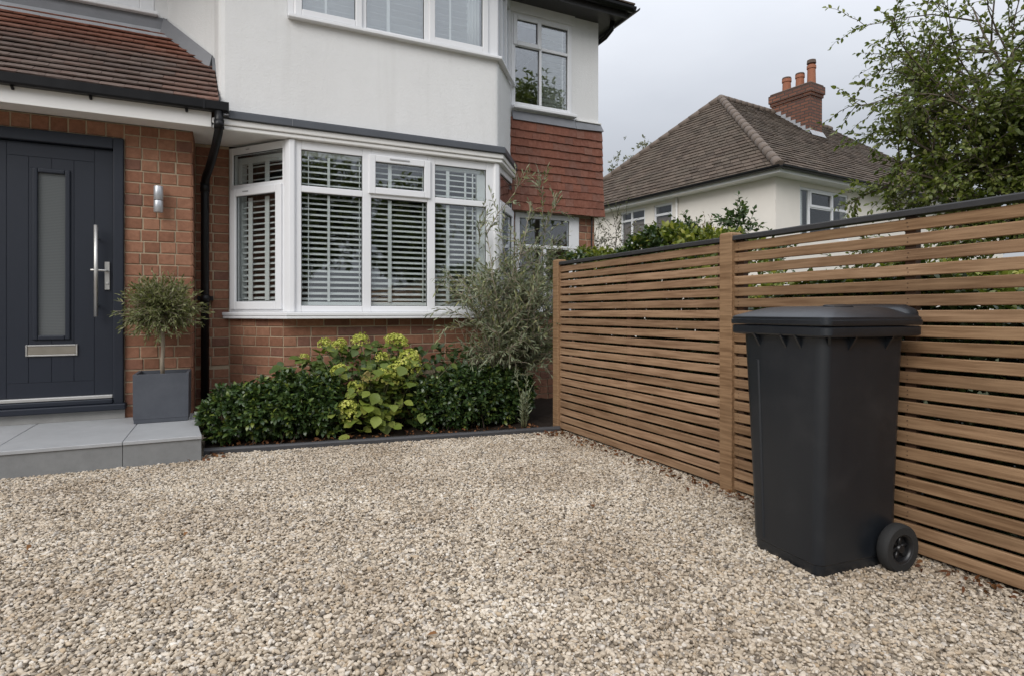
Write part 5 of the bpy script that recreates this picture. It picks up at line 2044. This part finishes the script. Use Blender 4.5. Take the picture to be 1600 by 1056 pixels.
mb.tube([(WX - .05, 3.72, ZE - .16), (WX - .05, 3.72, 1.0)], .035, 8)
lobj('downpipe', mb, M['fascia'], nb)

# ------------------------------------------------------------------ planting beyond the fence
def tree(name, label, base, limbs, mat, bark, seed, leaf=(.05, .075), lw=.5, twigs=(5, 5), per=9, rad=.09, droop=.03, cat='tree', tl=(.5, .32), group=None, start=.35):
    r = np.random.default_rng(seed)
    t = thing(name, label, cat, base, group)
    mb = MB()
    LP, LD = [], []
    def grow(p, d, L, lev, rad):
        n = 6 if lev == 0 else 5
        pts = twig_path(p, d, L, n, r, .09 if lev == 0 else .16, droop * (lev + .3))
        mb.tube(pts, [rad * (1 - .75 * i / n) + .001 for i in range(n + 1)], 6 if lev == 0 else 3)
        if lev < 2:
            for i in range(twigs[lev]):
                tt = r.uniform(start if lev == 0 else .12, .99)
                j = min(n - 1, int(tt * n))
                q = pts[j] + (pts[j + 1] - pts[j]) * (tt * n - j)
                tg = unit(pts[j + 1] - pts[j])
                o = unit(np.cross(tg, r.normal(size=3)))
                grow(q, unit(tg * .7 + o * r.uniform(.5, 1.1) + np.array([0, 0, .1])), L * tl[lev] * r.uniform(.6, 1.2), lev + 1, rad * .4)
        if lev >= 1:
            P, D = along(pts, per if lev == 2 else per, r, .85, .1)
            LP.extend(P); LD.extend(D)
    for (q, rd) in limbs:
        b0 = np.array(rd[0])
        v = np.array(q) - b0
        grow(b0, v, np.linalg.norm(v), 0, rd[1])
    tr = limbs_trunk(base, limbs)
    mb.tube(tr, [rad * (1.25 - .4 * i / (len(tr) - 1)) for i in range(len(tr))], 9)
    obj('trunk', mb, bark, t)
    P, D = np.array(LP), np.array(LD)
    Ls = r.uniform(leaf[0], leaf[1], len(P))
    V, T = leaves(P, D, Ls, Ls * lw, r, .3, .15)
    tri_obj('crown', V, T, mat, t, kind='stuff')
    return t, len(P)
def limbs_trunk(base, limbs):
    top_ = np.array(limbs[0][1][0])
    b0 = np.array(base, float)
    return [b0 + (top_ - b0) * f_ + np.array([.03 * math.sin(5 * f_), .03 * math.cos(4 * f_), 0]) for f_ in (0, .3, .6, 1.0)]

# the big tree at the right: trunk hidden by the fence
fk = (8.6, 3.2, 1.9)
L0 = [((7.85, 4.3, 4.0), (fk, .03)), ((7.3, 4.5, 3.2), (fk, .028)), ((7.15, 4.5, 2.85), (fk, .026)), ((8.6, 4.2, 5.2), (fk, .03)), ((7.2, 4.4, 2.6), (fk, .026)), ((8.7, 3.9, 5.6), (fk, .034)), ((9.0, 3.6, 5.4), (fk, .034)),
      ((9.4, 2.7, 4.6), (fk, .034)), ((8.4, 4.2, 4.3), (fk, .03)), ((8.8, 3.8, 3.9), (fk, .03)), ((7.9, 4.1, 3.1), (fk, .03)), ((8.8, 2.9, 3.1), (fk, .03)), ((8.0, 3.5, 2.7), (fk, .026)),
      ((9.8, 3.3, 3.6), (fk, .03)), ((7.95, 4.3, 3.7), (fk, .028)), ((8.4, 3.0, 4.8), (fk, .03)), ((7.5, 3.9, 2.35), (fk, .026)), ((8.5, 3.4, 2.6), (fk, .026)), ((9.5, 2.4, 2.8), (fk, .026)), ((8.4, 3.9, 4.9), (fk, .028)),
      ((8.2, 3.3, 2.2), (fk, .024)), ((7.8, 3.7, 2.0), (fk, .024)), ((8.9, 2.6, 2.3), (fk, .024)), ((9.2, 3.0, 3.9), (fk, .028)), ((8.5, 3.3, 3.7), (fk, .028)), ((8.6, 3.9, 3.1), (fk, .026))]
t_, n_ = tree('overhanging_tree', 'leafy green tree with arching twigs rising behind the fence near the bin', (8.7, 3.1, 0), L0, M['tree'], M['bark'], 111,
              leaf=(.048, .082), lw=.54, twigs=(14, 8), per=12, rad=.10, droop=.04, tl=(.36, .5))
print('tree leaves', n_)

# hedge behind the first fence panel
r = np.random.default_rng(121)
hd = thing('hedge', 'clipped yellow-green hedge top showing above the far fence panel', 'hedge', (3.2, 3.0, 0))
n = 15000
y = r.uniform(-1.6, 4.62, n)
far_ = np.clip((y - 3.0) / .35, 0, 1)
top_ = 1.20 + .09 * np.sin(y * 4.3) + .47 * far_ + .04 * np.sin(y * 9.1) - .05 * far_ * (y - 2.6)
s_ = r.uniform(0, 1, n)
side = s_ < .62
x = np.where(side, r.uniform(2.70, 2.90, n), r.uniform(2.75, 3.75, n))
z = np.where(side, r.uniform(.02, .98, n) * top_, top_ - r.uniform(0, .14, n))
p = np.stack([x, y, z], 1)
d = np.where(side[:, None], np.array([-1, 0, .5]), np.array([-.1, 0, 1.0])) + r.normal(0, .4, (n, 3))
ni = 6000                                    # large leaves filling holes inside, in the same green darkened for shade
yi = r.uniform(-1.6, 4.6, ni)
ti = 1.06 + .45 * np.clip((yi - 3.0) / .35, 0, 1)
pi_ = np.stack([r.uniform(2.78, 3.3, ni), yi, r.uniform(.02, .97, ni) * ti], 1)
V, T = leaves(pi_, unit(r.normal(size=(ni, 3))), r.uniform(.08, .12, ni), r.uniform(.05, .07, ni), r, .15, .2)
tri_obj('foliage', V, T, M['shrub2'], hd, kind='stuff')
for sel, mt in ((~side, 'hedge'), (side, 'shrub2')):            # young yellow tips on top, side leaf colour darkened to stand in for shade
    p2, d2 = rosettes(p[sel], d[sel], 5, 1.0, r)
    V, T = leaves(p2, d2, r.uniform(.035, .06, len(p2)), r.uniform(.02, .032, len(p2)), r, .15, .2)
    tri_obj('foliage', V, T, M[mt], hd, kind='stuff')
mb = MB()
for i in range(44):
    y = -1.5 + i * .138
    h_ = 1.35 if y > 3.1 else 1.0
    mb.tube([(3.2, y, 0), (3.2 + r.normal(0, .1), y + r.normal(0, .06), h_ * .5), (3.1 + r.normal(0, .2), y + r.normal(0, .1), h_)], [.025, .016, .006], 5)
obj('stems', mb, M['bark'], hd)

def leafy(name, label, base, spots, mat, seed, n, L, W, cat='shrub', bark='bark', twig=.25, per=8, ntw=60, sp=.9):
    """open shrub: twigs through a few uneven clouds"""
    r = np.random.default_rng(seed)
    t = thing(name, label, cat, base)
    mb = MB()
    LP, LD = [], []
    for (c, rad) in spots:
        c, rad = np.array(c), np.array(rad)
        mb.tube([base, (np.array(base) + c) / 2 + r.normal(0, .06, 3), c], [.02, .012, .006], 5)
        for i in range(ntw):
            d = unit(r.normal(size=3) + np.array([0, 0, .3]))
            q = c + d * rad * r.uniform(.1, .8)
            pts = twig_path(q, unit(d + r.normal(0, .3, 3)), twig * r.uniform(.6, 1.3), 4, r, .2, .0)
            mb.tube(pts, [.004, .0035, .003, .002, .001], 3)
            P, D = along(pts, per, r, sp, .1)
            LP += P; LD += D
    obj('stems', mb, M[bark], t)
    LP, LD = np.array(LP), np.array(LD)
    V, T = leaves(LP, LD, r.uniform(L * .75, L * 1.2, len(LP)), r.uniform(W * .75, W * 1.2, len(LP)), r, .2, .15)
    tri_obj('foliage', V, T, mat, t, kind='stuff')
    return t
leafy('laurel_bush', 'bright green bush with upright tips behind the middle fence post', (4.75, 4.35, 0),
      [((4.62, 4.45, 1.66), (.22, .22, .22)), ((4.72, 4.42, 1.92), (.10, .10, .2)), ((4.45, 4.6, 1.66), (.25, .25, .16)), ((4.32, 4.78, 1.86), (.05, .05, .16)), ((4.9, 4.2, 1.6), (.2, .2, .14))], M['laurel'], 131, 0, .055, .03, twig=.16, per=8, ntw=46)
leafy('sparse_shrub', 'twiggy shrub with small grey leaves beside the house corner beyond the fence', (5.3, 7.6, 0),
      [((5.1, 7.7, 1.9), (.45, .3, .4)), ((5.4, 7.5, 2.2), (.4, .3, .4)), ((5.6, 7.5, 1.75), (.4, .3, .35))], M['sparse'], 135, 0, .045, .02, twig=.4, per=7, ntw=42)
leafy('bronze_shrub', 'reddish bronze shrub in front of the neighbour side windows', (7.6, 8.4, 0),
      [((7.3, 8.5, 2.2), (.45, .4, .35)), ((7.8, 8.3, 2.35), (.45, .4, .35)), ((8.1, 8.2, 2.1), (.4, .4, .3))], M['bronze'], 139, 0, .05, .02, twig=.35, per=7, ntw=55)
# far tree tip between the two houses
def far_tree(label, base, h, rad, mat, seed, n=2600, leaf=.16, group=None, name='garden_tree'):
    r = np.random.default_rng(seed)
    t = thing(name, label, 'tree', base, group)
    b0 = np.array(base, float)
    mb = MB()
    top_ = b0 + np.array([0, 0, h - rad[2]])
    mb.tube([b0, b0 + (top_ - b0) * .5 + r.normal(0, .08, 3), top_], [.16, .12, .06], 8)
    P, D = [], []
    for k in range(9):
        d = unit(r.normal(size=3) * np.array([1, 1, .7]))
        c = top_ + d * np.array(rad) * .55
        mb.tube([top_ + np.array([0, 0, -.6]), (top_ + c) / 2 + r.normal(0, .1, 3), c], [.05, .03, .012], 5)
        p_, d_ = lumpy(n // 9, c, np.array(rad) * r.uniform(.35, .6), r, .3, .25, seed + k)
        P.append(p_); D.append(d_ + r.normal(0, .5, p_.shape))
    obj('trunk', mb, M['bark'], t)
    P, D = np.concatenate(P), np.concatenate(D)
    p2, d2 = rosettes(P, D, 4, 1.0, r)
    V, T = leaves(p2, d2, r.uniform(leaf * .7, leaf * 1.2, len(p2)), r.uniform(leaf * .3, leaf * .55, len(p2)), r, .25, .15)
    tri_obj('crown', V, T, mat, t, kind='stuff')
far_tree('distant pale tree top showing between the two houses', (19.3, 25.3, 0), 10.5, (1.6, 1.6, 2.4), M['sparse'], 151, 380, .18)
# trees across the road, behind the viewer: they show in the window panes
for i, (x, y, h, rd) in enumerate(((-6, -16, 8.5, (2.6, 2.6, 3.2)), (-1.5, -15, 7.6, (2.3, 2.3, 2.8)), (3.0, -16, 8.2, (2.6, 2.6, 3.0)), (7.5, -15.5, 7.4, (2.4, 2.4, 2.7)), (15.5, -17, 14.6, (4.0, 4.0, 4.4)), (-11, -15, 7.8, (2.6, 2.6, 3.0)))):
    far_tree(('broad street tree across the road facing the front door', 'lowest round street tree across the road facing the bay window', 'street tree across the road between the bay and the fence line',
              'small street tree across the road beyond the fence line', 'tallest street tree across the road at the right end of the row', 'street tree across the road at the left end of the row')[i],
             (x, y, 0), h, rd, M['tree'], 161 + i, 3000, .24, group='trees across the road')
